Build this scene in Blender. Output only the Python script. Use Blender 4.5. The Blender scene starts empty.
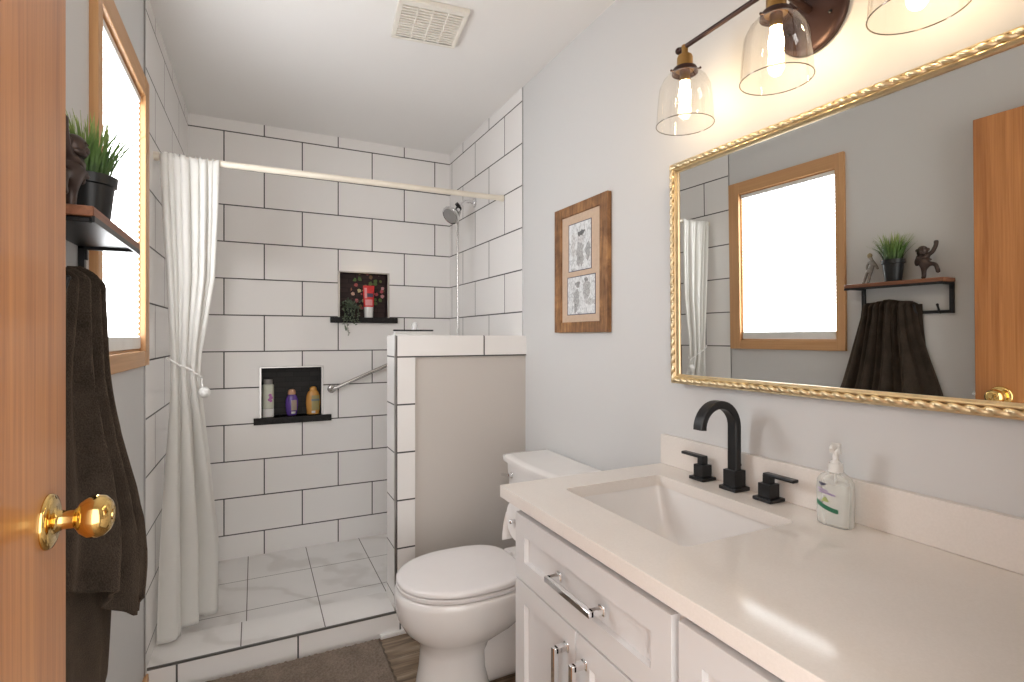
import bpy, bmesh, math, random
from mathutils import Vector, Matrix
R = math.radians
PI = math.pi
random.seed(7)
S = bpy.context.scene
COL = S.collection

# ------------------------------------------------------------------ camera, sky, exposure
cam_d = bpy.data.cameras.new('camera')
cam = bpy.data.objects.new('camera', cam_d)
COL.objects.link(cam)
cam_d.sensor_width = 36.0
cam_d.lens = 526.2 * 36.0 / 1024.0
cam_d.shift_y = -4.42 / 1024.0
cam_d.clip_start = 0.01
cam.location = (0, 0, 1.258)
cam.rotation_euler = (PI / 2, 0, -0.4556)
S.camera = cam

SHADE_STRENGTH = 6.2        # daylight through the window shade
HALL_STRENGTH = 3.4         # daylight of the hall, through the doorway
BULB_STRENGTH = 66.0
S.view_settings.view_transform = 'Standard'
S.view_settings.look = 'None'
S.view_settings.gamma = 1.0
S.view_settings.use_curve_mapping = False
S.view_settings.exposure = 0.22
try:
    S.cycles.use_denoising = True
    S.cycles.max_bounces = 14
    S.cycles.diffuse_bounces = 7
    S.cycles.glossy_bounces = 6
    S.cycles.transparent_max_bounces = 16
    S.cycles.sample_clamp_indirect = 6.0
    S.cycles.caustics_reflective = False
    S.cycles.caustics_refractive = False
except Exception:
    pass
W = bpy.data.worlds.new('hall_daylight')
S.world = W
W.use_nodes = True
W.node_tree.nodes['Background'].inputs[0].default_value = (1.0, 0.965, 0.93, 1)
W.node_tree.nodes['Background'].inputs[1].default_value = HALL_STRENGTH

# ------------------------------------------------------------------ materials
class NT:
    def __init__(self, name):
        self.m = bpy.data.materials.new(name)
        self.m.use_nodes = True
        self.t = self.m.node_tree
        self.b = self.t.nodes['Principled BSDF']
        self.out = self.t.nodes['Material Output']
    def n(self, kind, **kw):
        o = self.t.nodes.new(kind)
        for k, v in kw.items():
            setattr(o, k, v)
        return o
    def l(self, a, b):
        self.t.links.new(a, b)
    def setin(self, node, sock, v):
        if hasattr(v, 'links') or isinstance(v, bpy.types.NodeSocket):
            self.l(v, node.inputs[sock])
        else:
            node.inputs[sock].default_value = v
    def math(self, op, a, b=0.0, c=0.0):
        o = self.n('ShaderNodeMath', operation=op)
        self.setin(o, 0, a); self.setin(o, 1, b)
        if op in ('MULTIPLY_ADD',):
            self.setin(o, 2, c)
        return o.outputs[0]
    def mix(self, f, a, b, blend='MIX'):
        o = self.n('ShaderNodeMix', data_type='RGBA', blend_type=blend)
        self.setin(o, 0, f); self.setin(o, 6, a); self.setin(o, 7, b)
        return o.outputs[2]
    def pos(self):
        return self.n('ShaderNodeNewGeometry').outputs['Position']
    def gen(self):
        return self.n('ShaderNodeTexCoord').outputs['Generated']
    def obj(self):
        return self.n('ShaderNodeTexCoord').outputs['Object']
    def sep(self, v):
        o = self.n('ShaderNodeSeparateXYZ'); self.l(v, o.inputs[0]); return o.outputs
    def comb(self, x, y, z=0.0):
        o = self.n('ShaderNodeCombineXYZ')
        self.setin(o, 0, x); self.setin(o, 1, y); self.setin(o, 2, z)
        return o.outputs[0]
    def noise(self, v, scale=5, detail=4, rough=0.5, dist=0.0):
        o = self.n('ShaderNodeTexNoise')
        self.l(v, o.inputs['Vector'])
        o.inputs['Scale'].default_value = scale; o.inputs['Detail'].default_value = detail
        o.inputs['Roughness'].default_value = rough; o.inputs['Distortion'].default_value = dist
        return o
    def ramp(self, f, stops):
        o = self.n('ShaderNodeValToRGB')
        self.l(f, o.inputs[0])
        el = o.color_ramp.elements
        while len(el) < len(stops):
            el.new(0.5)
        for e, (p, c) in zip(el, stops):
            e.position = p; e.color = c if len(c) == 4 else (*c, 1)
        return o.outputs[0]
    def scale(self, v, s):
        o = self.n('ShaderNodeMapping'); self.l(v, o.inputs[0]); o.inputs['Scale'].default_value = s
        return o.outputs[0]
    def bump(self, h, strength=0.2, dist=0.002, invert=False):
        o = self.n('ShaderNodeBump', invert=invert)
        o.inputs['Strength'].default_value = strength; o.inputs['Distance'].default_value = dist
        self.l(h, o.inputs['Height']); self.l(o.outputs[0], self.b.inputs['Normal'])

def c4(c):
    return (*c, 1.0)

def plain(name, col, rough=0.5, metal=0.0, var=0.04, nscale=14, spec=0.5, coat=0.0, bump=0.0, sheen=0.0):
    t = NT(name)
    nz = t.noise(t.obj(), nscale, 3)
    dark = tuple(x * (1 - var) for x in col); lite = tuple(min(1, x * (1 + var)) for x in col)
    t.l(t.ramp(nz.outputs['Fac'], [(0.3, dark), (0.7, lite)]), t.b.inputs['Base Color'])
    t.b.inputs['Roughness'].default_value = rough
    t.b.inputs['Metallic'].default_value = metal
    t.b.inputs['Specular IOR Level'].default_value = spec
    t.b.inputs['Coat Weight'].default_value = coat
    t.b.inputs['Coat Roughness'].default_value = 0.05
    if sheen:
        t.b.inputs['Sheen Weight'].default_value = sheen
        t.b.inputs['Sheen Roughness'].default_value = 0.4
    if bump:
        n2 = t.noise(t.obj(), nscale * 12, 3)
        t.bump(n2.outputs['Fac'], bump, 0.001)
    return t.m

TILE = (0.82, 0.805, 0.79)
GROUT = (0.035, 0.033, 0.032)
PITCH = 0.203
ROW0 = 2.3925            # height of the topmost full grout line

def tile_mat(name, axis, joint, half=False, bw=0.402, rowshift=0.0, const=False):
    """white glossy wall tiles in running bond; axis 0 = along X, 1 = along Y"""
    t = NT(name)
    p = t.sep(t.pos())
    a = t.math('ADD', p[axis], 20.0 * bw - joint)
    z = t.math('ADD', p[2], 20.0 * PITCH - ROW0 + rowshift)
    br = t.n('ShaderNodeTexBrick', offset=0.0 if const else 0.5, offset_frequency=2, squash=1.0)
    t.l(t.comb(a, z), br.inputs['Vector'])
    br.inputs['Scale'].default_value = 1.0
    br.inputs['Brick Width'].default_value = bw
    br.inputs['Row Height'].default_value = PITCH
    br.inputs['Mortar Size'].default_value = 0.0034
    br.inputs['Mortar Smooth'].default_value = 0.15
    br.inputs['Color1'].default_value = c4(TILE)
    br.inputs['Color2'].default_value = c4(tuple(x * 1.015 for x in TILE))
    br.inputs['Mortar'].default_value = c4(GROUT)
    nz = t.noise(t.pos(), 3.0, 2)
    col = t.mix(t.math('MULTIPLY', nz.outputs['Fac'], 0.10), br.outputs['Color'], c4((0.70, 0.685, 0.67)))
    t.l(col, t.b.inputs['Base Color'])
    t.l(t.math('MULTIPLY_ADD', br.outputs['Fac'], 0.6, 0.16), t.b.inputs['Roughness'])
    t.bump(br.outputs['Fac'], 0.5, 0.002, invert=True)
    return t.m

def marble_mat(name, xs, ys, bw, bh, grout=(0.16, 0.15, 0.14)):
    t = NT(name)
    p = t.sep(t.pos())
    br = t.n('ShaderNodeTexBrick', offset=0.0, offset_frequency=2, squash=1.0)
    t.l(t.comb(t.math('ADD', p[0], 20 * bw - xs), t.math('ADD', p[1], 20 * bh - ys)), br.inputs['Vector'])
    br.inputs['Scale'].default_value = 1.0
    br.inputs['Brick Width'].default_value = bw
    br.inputs['Row Height'].default_value = bh
    br.inputs['Mortar Size'].default_value = 0.0022
    br.inputs['Mortar Smooth'].default_value = 0.2
    br.inputs['Mortar'].default_value = c4(grout)
    w = t.n('ShaderNodeTexWave', wave_type='BANDS', bands_direction='DIAGONAL')
    w.inputs['Scale'].default_value = 1.3; w.inputs['Distortion'].default_value = 9.0
    w.inputs['Detail'].default_value = 4.0; w.inputs['Detail Scale'].default_value = 1.6
    t.l(t.pos(), w.inputs['Vector'])
    vein = t.ramp(w.outputs['Fac'], [(0.0, (0.69, 0.67, 0.65)), (0.2, (0.77, 0.755, 0.74)), (1.0, (0.80, 0.785, 0.77))])
    t.l(t.mix(br.outputs['Fac'], vein, c4(grout)), t.b.inputs['Base Color'])
    t.b.inputs['Roughness'].default_value = 0.22
    t.bump(br.outputs['Fac'], 0.4, 0.0015, invert=True)
    return t.m

def wood(name, a, b, axis=2, rough=0.4, fine=60, coat=0.0):
    """straight wood grain running along the given axis"""
    t = NT(name)
    s = [fine, fine, fine]; s[axis] = 1.6
    g = t.noise(t.scale(t.obj(), tuple(s)), 1.0, 6, 0.65, 0.6)
    s2 = [9, 9, 9]; s2[axis] = 0.5
    g2 = t.noise(t.scale(t.obj(), tuple(s2)), 1.0, 3, 0.5, 1.2)
    f = t.math('ADD', t.math('MULTIPLY', g.outputs['Fac'], 0.65), t.math('MULTIPLY', g2.outputs['Fac'], 0.35))
    t.l(t.ramp(f, [(0.34, a), (0.62, b)]), t.b.inputs['Base Color'])
    t.b.inputs['Roughness'].default_value = rough
    t.b.inputs['Coat Weight'].default_value = coat
    t.b.inputs['Coat Roughness'].default_value = 0.12
    t.bump(g.outputs['Fac'], 0.12, 0.001)
    return t.m

def paint(name, col):
    t = NT(name)
    t.b.inputs['Base Color'].default_value = c4(col)
    t.b.inputs['Roughness'].default_value = 0.55
    t.b.inputs['Specular IOR Level'].default_value = 0.3
    nz = t.noise(t.pos(), 180, 3)
    t.bump(nz.outputs['Fac'], 0.05, 0.001)
    return t.m

M = {}
M['wall'] = paint('grey_white_wall_paint', (0.62, 0.62, 0.615))
M['shaded_greige'] = paint('shaded_greige_wall_paint', (0.56, 0.525, 0.49))  # half wall: shade away from the window painted in as a darker tone
M['ceil'] = paint('ceiling_paint', (0.80, 0.79, 0.775))
M['white_trim'] = plain('white_trim_paint', (0.78, 0.77, 0.75), 0.35)
M['tile_back'] = tile_mat('wall_tile_back', 0, -0.1494)
M['tile_left'] = tile_mat('wall_tile_left', 1, 2.369 - 0.201)
M['tile_right'] = tile_mat('wall_tile_right', 1, 2.452)
M['tile_pony'] = tile_mat('wall_tile_partition', 0, 0.943, rowshift=0.003 + 0.0, const=True)
M['tile_pony_end'] = tile_mat('wall_tile_partition_end', 1, 1.0, rowshift=0.003, const=True, bw=3.0)
M['tile_curb'] = tile_mat('wall_tile_curb', 0, 0.154, const=True)
M['marble'] = marble_mat('marble_floor_tile', -0.03, 2.985, 0.3015, 0.335)
M['marble_curb'] = marble_mat('marble_curb_tile', -0.045, 2.0, 0.30, 1.0)
M['steel_trim'] = plain('brushed_metal_trim', (0.42, 0.41, 0.40), 0.3, 1.0)
M['dark_trim'] = plain('grey_edge_trim', (0.22, 0.22, 0.22), 0.35, 0.9)
M['oak_door'] = wood('oak_door', (0.34, 0.118, 0.026), (0.60, 0.255, 0.075), 2, 0.38, 70, 0.25)
M['oak_trim_z'] = wood('oak_trim_upright', (0.46, 0.235, 0.095), (0.60, 0.34, 0.155), 2, 0.4, 90)
M['oak_trim_y'] = wood('oak_trim_level', (0.46, 0.235, 0.095), (0.60, 0.34, 0.155), 1, 0.4, 90)
M['brass'] = plain('polished_brass', (0.80, 0.55, 0.20), 0.10, 1.0, 0.02)
M['chrome'] = plain('chrome', (0.80, 0.80, 0.81), 0.07, 1.0, 0.01)
M['satin'] = plain('satin_steel', (0.55, 0.54, 0.53), 0.25, 1.0, 0.02)
M['black'] = plain('matt_black_metal', (0.012, 0.012, 0.013), 0.38, 0.3, 0.1)
M['cab'] = plain('white_cabinet_paint', (0.69, 0.685, 0.685), 0.33, 0.0, 0.01)
M['toe'] = plain('dark_toe_kick', (0.10, 0.10, 0.10), 0.6)
M['porcelain'] = plain('white_porcelain', (0.78, 0.76, 0.745), 0.10, 0.0, 0.01, coat=0.3)
M['seat'] = plain('white_seat_plastic', (0.78, 0.755, 0.75), 0.22, 0.0, 0.01)
M['gold'] = plain('gold_leaf', (0.72, 0.58, 0.36), 0.36, 1.0, 0.10, 40)
M['bronze'] = plain('oiled_bronze', (0.050, 0.026, 0.022), 0.42, 0.6, 0.15)
M['old_brass'] = plain('antique_brass', (0.42, 0.25, 0.09), 0.28, 1.0, 0.12)
M['rod'] = plain('cream_rod_enamel', (0.74, 0.68, 0.58), 0.35)
M['rubber'] = plain('black_rubber', (0.015, 0.015, 0.016), 0.5)
M['white_plastic'] = plain('white_plastic', (0.78, 0.78, 0.76), 0.3)
M['cream_plastic'] = plain('cream_vent_plastic', (0.76, 0.73, 0.66), 0.45)
M['vent_dark'] = plain('vent_shadow_backing', (0.20, 0.175, 0.15), 0.7)
M['sill'] = plain('black_stone_sill', (0.018, 0.017, 0.017), 0.55, 0.0, 0.3, 60, spec=0.2)
M['paper'] = plain('tissue_paper', (0.82, 0.81, 0.80), 0.9, bump=0.2)
M['pot_black'] = plain('black_glazed_pot', (0.012, 0.013, 0.014), 0.35, spec=0.3)
M['soil'] = plain('dark_soil', (0.02, 0.016, 0.012), 0.9, bump=0.8)
M['cord'] = plain('white_cord', (0.80, 0.79, 0.77), 0.8)

def counter_mat():
    t = NT('cream_quartz')
    nz = t.noise(t.pos(), 260, 2)
    n2 = t.noise(t.pos(), 6, 3)
    f = t.math('ADD', t.math('MULTIPLY', nz.outputs['Fac'], 0.5), t.math('MULTIPLY', n2.outputs['Fac'], 0.5))
    t.l(t.ramp(f, [(0.3, (0.715, 0.672, 0.628)), (0.7, (0.775, 0.73, 0.69))]), t.b.inputs['Base Color'])
    t.b.inputs['Roughness'].default_value = 0.11
    t.b.inputs['Specular IOR Level'].default_value = 0.28
    return t.m
M['counter'] = counter_mat()

def floor_mat():
    t = NT('wood_plank_floor')
    p = t.sep(t.pos())
    br = t.n('ShaderNodeTexBrick', offset=0.37, offset_frequency=2, squash=1.0)
    t.l(t.comb(t.math('ADD', p[0], 20.3), t.math('ADD', p[1], 20.0)), br.inputs['Vector'])
    br.inputs['Scale'].default_value = 1.0
    br.inputs['Brick Width'].default_value = 0.9
    br.inputs['Row Height'].default_value = 0.15
    br.inputs['Mortar Size'].default_value = 0.001
    br.inputs['Color1'].default_value = (0.0, 0.0, 0.0, 1)
    br.inputs['Color2'].default_value = (1.0, 1.0, 1.0, 1)
    g = t.noise(t.scale(t.pos(), (3.0, 45.0, 45.0)), 1.0, 6, 0.65, 1.0)
    g2 = t.noise(t.scale(t.pos(), (3.5, 10.0, 10.0)), 1.0, 3, 0.5, 1.0)
    f = t.math('ADD', t.math('MULTIPLY', g.outputs['Fac'], 0.5), t.math('MULTIPLY', g2.outputs['Fac'], 0.5))
    colr = t.ramp(f, [(0.36, (0.07, 0.047, 0.032)), (0.5, (0.22, 0.155, 0.10)), (0.64, (0.42, 0.34, 0.25))])
    t.l(t.mix(br.outputs['Fac'], colr, (0.03, 0.02, 0.015, 1)), t.b.inputs['Base Color'])
    t.b.inputs['Roughness'].default_value = 0.4
    return t.m
M['floor'] = floor_mat()

def cloth(name, col, transl=0.3, rough=0.9, fine=900, bump=0.25):
    t = NT(name)
    t.b.inputs['Base Color'].default_value = c4(col)
    t.b.inputs['Roughness'].default_value = rough
    nz = t.noise(t.obj(), fine, 2)
    t.bump(nz.outputs['Fac'], bump, 0.001)
    if transl:
        tr = t.n('ShaderNodeBsdfTranslucent'); tr.inputs[0].default_value = c4(col)
        mx = t.n('ShaderNodeMixShader'); mx.inputs[0].default_value = transl
        t.l(t.b.outputs[0], mx.inputs[1]); t.l(tr.outputs[0], mx.inputs[2]); t.l(mx.outputs[0], t.out.inputs[0])
    return t.m
M['curtain'] = cloth('white_curtain_cloth', (0.84, 0.83, 0.80), 0.35)

def towel_mat():
    t = NT('dark_brown_terry')
    nz = t.noise(t.obj(), 420, 3)
    n2 = t.noise(t.obj(), 18, 3)
    f = t.math('ADD', t.math('MULTIPLY', nz.outputs['Fac'], 0.6), t.math('MULTIPLY', n2.outputs['Fac'], 0.4))
    t.l(t.ramp(f, [(0.35, (0.017, 0.0128, 0.0095)), (0.65, (0.056, 0.043, 0.033))]), t.b.inputs['Base Color'])
    t.b.inputs['Roughness'].default_value = 1.0
    t.b.inputs['Specular IOR Level'].default_value = 0.1
    t.b.inputs['Sheen Weight'].default_value = 0.16
    t.b.inputs['Sheen Tint'].default_value = (0.75, 0.55, 0.40, 1)
    t.b.inputs['Sheen Roughness'].default_value = 0.5
    t.bump(nz.outputs['Fac'], 0.9, 0.003)
    return t.m
M['towel'] = towel_mat()

def mat_mat():
    t = NT('taupe_chenille')
    nz = t.noise(t.pos(), 160, 3)
    n2 = t.noise(t.pos(), 12, 3)
    f = t.math('ADD', t.math('MULTIPLY', nz.outputs['Fac'], 0.6), t.math('MULTIPLY', n2.outputs['Fac'], 0.4))
    t.l(t.ramp(f, [(0.35, (0.15, 0.115, 0.087)), (0.65, (0.27, 0.215, 0.17))]), t.b.inputs['Base Color'])
    t.b.inputs['Roughness'].default_value = 1.0
    t.bump(nz.outputs['Fac'], 0.8, 0.004)
    return t.m
M['bath_mat'] = mat_mat()

def shade_mat():
    t = NT('backlit_pleated_shade')
    t.b.inputs['Base Color'].default_value = (0.8, 0.8, 0.8, 1)
    t.b.inputs['Roughness'].default_value = 0.9
    nz = t.noise(t.obj(), 60, 2)
    t.l(t.ramp(nz.outputs['Fac'], [(0.3, (0.93, 0.965, 1.0)), (0.7, (0.97, 0.985, 1.0))]), t.b.inputs['Emission Color'])
    t.b.inputs['Emission Strength'].default_value = SHADE_STRENGTH
    return t.m
M['shade'] = shade_mat()

def glass_mat(name, tint=(1, 1, 1), base=0.03, edge=0.55, rough=0.02):
    """thin clear glass: see-through head-on, mirror-like at a glancing angle"""
    t = NT(name)
    tr = t.n('ShaderNodeBsdfTransparent'); tr.inputs[0].default_value = c4(tint)
    gl = t.n('ShaderNodeBsdfGlossy'); gl.inputs['Roughness'].default_value = rough
    lw = t.n('ShaderNodeLayerWeight'); lw.inputs[0].default_value = 0.35
    nz = t.noise(t.obj(), 30, 2)
    f = t.math('MULTIPLY_ADD', lw.outputs['Facing'], edge, base)
    f = t.math('ADD', f, t.math('MULTIPLY', nz.outputs['Fac'], 0.02))
    mx = t.n('ShaderNodeMixShader'); t.l(f, mx.inputs[0])
    t.l(tr.outputs[0], mx.inputs[1]); t.l(gl.outputs[0], mx.inputs[2]); t.l(mx.outputs[0], t.out.inputs[0])
    return t.m
M['shade_glass'] = glass_mat('clear_shade_glass', (0.97, 0.96, 0.94), 0.02, 0.40)
M['glass_rim'] = glass_mat('glass_rim', (0.45, 0.43, 0.40), 0.15, 0.4)
M['pane'] = glass_mat('window_pane', (0.98, 0.99, 0.99), 0.03, 0.5)

def soft_clear(name, col, alpha):
    t = NT(name)
    t.b.inputs['Base Color'].default_value = c4(col)
    t.b.inputs['Roughness'].default_value = 0.08
    tr = t.n('ShaderNodeBsdfTransparent'); tr.inputs[0].default_value = (0.95, 0.96, 0.95, 1)
    lw = t.n('ShaderNodeLayerWeight'); lw.inputs[0].default_value = 0.4
    f = t.math('MULTIPLY_ADD', lw.outputs['Facing'], 0.35, alpha)
    mx = t.n('ShaderNodeMixShader'); t.l(f, mx.inputs[0])
    t.l(tr.outputs[0], mx.inputs[1]); t.l(t.b.outputs[0], mx.inputs[2]); t.l(mx.outputs[0], t.out.inputs[0])
    return t.m
M['soap_body'] = soft_clear('clear_soap_bottle', (0.86, 0.87, 0.85), 0.22)
M['soap_liquid'] = soft_clear('milky_soap', (0.88, 0.88, 0.86), 0.50)
M['clear_plastic'] = soft_clear('clear_squeegee_plastic', (0.82, 0.82, 0.83), 0.35)

def bulb_mat():
    t = NT('glowing_bulb')
    t.b.inputs['Base Color'].default_value = (1, 0.9, 0.7, 1)
    t.b.inputs['Emission Color'].default_value = (1.0, 0.74, 0.44, 1)
    t.b.inputs['Emission Strength'].default_value = BULB_STRENGTH
    return t.m
M['bulb'] = bulb_mat()

def mirror_mat():
    t = NT('mirror_silver')
    t.b.inputs['Base Color'].default_value = (0.86, 0.87, 0.86, 1)
    t.b.inputs['Metallic'].default_value = 1.0
    t.b.inputs['Roughness'].default_value = 0.0
    return t.m
M['mirror'] = mirror_mat()

def barnwood():
    t = NT('rustic_barn_wood')
    g = t.noise(t.scale(t.obj(), (40, 40, 4)), 1.0, 6, 0.7, 1.0)
    g2 = t.noise(t.obj(), 14, 4, 0.6, 0.5)
    f = t.math('ADD', t.math('MULTIPLY', g.outputs['Fac'], 0.55), t.math('MULTIPLY', g2.outputs['Fac'], 0.45))
    t.l(t.ramp(f, [(0.34, (0.075, 0.035, 0.016)), (0.5, (0.24, 0.115, 0.045)), (0.66, (0.46, 0.24, 0.095))]), t.b.inputs['Base Color'])
    t.b.inputs['Roughness'].default_value = 0.6
    t.bump(g.outputs['Fac'], 0.5, 0.003)
    return t.m
M['barn'] = barnwood()
M['matboard'] = plain('tan_mat_board', (0.55, 0.41, 0.30), 0.8, 0, 0.05, 60)

def ell(t, g, cx, cy, rx, ry):
    """1 inside an ellipse of the generated Y/Z plane, 0 outside"""
    a = t.math('DIVIDE', t.math('SUBTRACT', g[1], cx), rx)
    b = t.math('DIVIDE', t.math('SUBTRACT', g[2], cy), ry)
    d = t.math('ADD', t.math('MULTIPLY', a, a), t.math('MULTIPLY', b, b))
    return t.math('LESS_THAN', d, 1.0)

def sketch_mat(name, shapes, seed):
    t = NT(name)
    gv = t.gen()
    wob = t.noise(t.scale(gv, (1, 9, 7)), 1.0, 4, 0.6)
    vm = t.n('ShaderNodeVectorMath', operation='MULTIPLY_ADD')
    t.l(wob.outputs['Color'], vm.inputs[0]); vm.inputs[1].default_value = (0.0, 0.22, 0.18)
    sh_ = t.n('ShaderNodeVectorMath', operation='SUBTRACT'); t.l(gv, sh_.inputs[0]); sh_.inputs[1].default_value = (0.0, 0.11, 0.09)
    t.l(sh_.outputs[0], vm.inputs[2])
    g = t.sep(vm.outputs[0])
    nz = t.noise(t.scale(gv, (1, 7 + seed, 6)), 1.0, 6, 0.7, 1.5)
    n2 = t.noise(t.scale(gv, (1, 26, 18 + seed)), 1.0, 3, 0.6)
    base = t.ramp(nz.outputs['Fac'], [(0.34, (0.34, 0.35, 0.36)), (0.52, (0.66, 0.68, 0.69)), (0.7, (0.78, 0.79, 0.79))])
    m = None
    col = base
    for cx, cy, rx, ry, v in shapes:
        e = ell(t, g, cx, cy, rx, ry)
        tone = t.ramp(n2.outputs['Fac'], [(0.35, (v * .6,) * 3), (0.65, (v * 1.4,) * 3)])
        col = t.mix(t.math('MULTIPLY', e, 0.85), col, tone)
    t.l(col, t.b.inputs['Base Color'])
    t.b.inputs['Roughness'].default_value = 0.7
    return t.m
# generated Y grows towards the far end of the wall = left in the view
M['sketch_a'] = sketch_mat('pencil_sketch_standing', [(0.50, 0.40, 0.17, 0.20, 0.36), (0.55, 0.22, 0.08, 0.16, 0.30), (0.40, 0.22, 0.08, 0.16, 0.34),
                                                   (0.46, 0.68, 0.15, 0.11, 0.55), (0.44, 0.77, 0.16, 0.055, 0.06), (0.14, 0.36, 0.10, 0.20, 0.30), (0.80, 0.55, 0.09, 0.26, 0.5)], 0)
M['sketch_b'] = sketch_mat('pencil_sketch_walking', [(0.66, 0.42, 0.11, 0.24, 0.33), (0.62, 0.78, 0.07, 0.09, 0.20), (0.70, 0.14, 0.05, 0.14, 0.28),
                                                  (0.30, 0.62, 0.12, 0.25, 0.36), (0.30, 0.90, 0.07, 0.07, 0.22), (0.15, 0.30, 0.20, 0.08, 0.45)], 3)

def niche_mat(name, flowers=False):
    t = NT(name)
    p = t.sep(t.pos())
    br = t.n('ShaderNodeTexBrick', offset=0.5, offset_frequency=2, squash=1.0)
    t.l(t.comb(t.math('ADD', p[0], t.math('ADD', p[1], 5.0)), p[2]), br.inputs['Vector'])
    br.inputs['Scale'].default_value = 1.0
    br.inputs['Brick Width'].default_value = 0.09
    br.inputs['Row Height'].default_value = 0.03
    br.inputs['Mortar Size'].default_value = 0.0012
    c1 = (0.050, 0.028, 0.026) if flowers else (0.026, 0.024, 0.023)
    br.inputs['Color1'].default_value = c4(c1)
    br.inputs['Color2'].default_value = c4(tuple(x * 0.6 for x in c1))
    br.inputs['Mortar'].default_value = c4(tuple(x * 0.3 for x in c1))
    col = br.outputs['Color']
    if flowers:
        v = t.n('ShaderNodeTexVoronoi', feature='F1'); v.inputs['Scale'].default_value = 32.0
        t.l(t.pos(), v.inputs['Vector'])
        nz = t.noise(t.pos(), 170, 2)
        petal = t.math('LESS_THAN', t.math('ADD', v.outputs['Distance'], t.math('MULTIPLY', nz.outputs['Fac'], 0.35)), 0.56)
        hue = t.ramp(t.sep(v.outputs['Color'])[0], [(0.15, (0.10, 0.16, 0.05)), (0.35, (0.55, 0.08, 0.10)), (0.6, (0.62, 0.32, 0.30)), (0.85, (0.62, 0.50, 0.26))])
        dx = t.math('DIVIDE', t.math('SUBTRACT', p[0], 0.645), 0.105)
        dz = t.math('DIVIDE', t.math('SUBTRACT', p[2], 1.545), 0.13)
        rr = t.math('ADD', t.math('MULTIPLY', dx, dx), t.math('MULTIPLY', dz, dz))
        msk = t.math('MULTIPLY', petal, t.math('LESS_THAN', rr, 1.0))
        col = t.mix(msk, col, hue)
    t.l(col, t.b.inputs['Base Color'])
    t.b.inputs['Roughness'].default_value = 0.5
    t.b.inputs['Specular IOR Level'].default_value = 0.25
    t.bump(br.outputs['Fac'], 0.4, 0.001, invert=True)
    return t.m
M['niche_dark'] = niche_mat('dark_glass_mosaic')
M['niche_flower'] = niche_mat('dark_floral_mosaic', True)

def grass_mat():
    t = NT('artificial_grass')
    p = t.sep(t.obj())
    nz = t.noise(t.obj(), 90, 2)
    f = t.math('ADD', t.math('MULTIPLY', p[2], 6.0), t.math('MULTIPLY_ADD', nz.outputs['Fac'], 0.5, -0.55))
    t.l(t.ramp(f, [(0.1, (0.012, 0.030, 0.010)), (0.6, (0.10, 0.20, 0.045)), (0.95, (0.34, 0.42, 0.12))]), t.b.inputs['Base Color'])
    t.b.inputs['Roughness'].default_value = 0.5
    return t.m
M['grass'] = grass_mat()
M['vine'] = plain('grey_green_leaf', (0.13, 0.17, 0.11), 0.55, 0, 0.5, 60)
M['stem'] = plain('brown_green_stem', (0.09, 0.10, 0.05), 0.6)
M['shelf_board'] = wood('red_brown_board', (0.17, 0.060, 0.028), (0.32, 0.135, 0.065), 1, 0.45, 70)
M['dark_figure'] = plain('dark_bronze_figure', (0.055, 0.036, 0.030), 0.38, 0.5, 0.25, 40)
M['grey_figure'] = plain('weathered_grey_figure', (0.24, 0.22, 0.20), 0.5, 0.3, 0.3, 60)
M['tan_figure'] = plain('tan_head', (0.30, 0.24, 0.13), 0.55)
M['label_green'] = plain('green_band', (0.03, 0.16, 0.09), 0.4)
M['label_purple'] = plain('purple_print', (0.30, 0.22, 0.40), 0.4)
M['label_dark'] = plain('dark_print', (0.06, 0.06, 0.10), 0.4)
M['leaf_green'] = plain('pale_leaf_print', (0.35, 0.42, 0.16), 0.4)
M['red_tube'] = plain('red_tube', (0.62, 0.035, 0.035), 0.3, 0, 0.25, 30)
M['pink'] = plain('pink_print', (0.75, 0.30, 0.30), 0.4)
M['purple_bottle'] = plain('violet_plastic', (0.11, 0.055, 0.30), 0.2)
M['peach'] = plain('peach_cap', (0.62, 0.34, 0.20), 0.3)
M['tan_label'] = plain('tan_label', (0.38, 0.30, 0.24), 0.4)
M['amber'] = plain('amber_plastic', (0.62, 0.31, 0.075), 0.2)
M['olive_label'] = plain('olive_label', (0.36, 0.30, 0.12), 0.4)
M['grey_label'] = plain('slate_label', (0.16, 0.20, 0.20), 0.4)
M['pale_green'] = plain('pale_green_plastic', (0.58, 0.60, 0.50), 0.3)
M['magenta'] = plain('magenta_print', (0.45, 0.14, 0.42), 0.4)
M['grey_cap'] = plain('grey_clear_cap', (0.30, 0.29, 0.28), 0.25)

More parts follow.
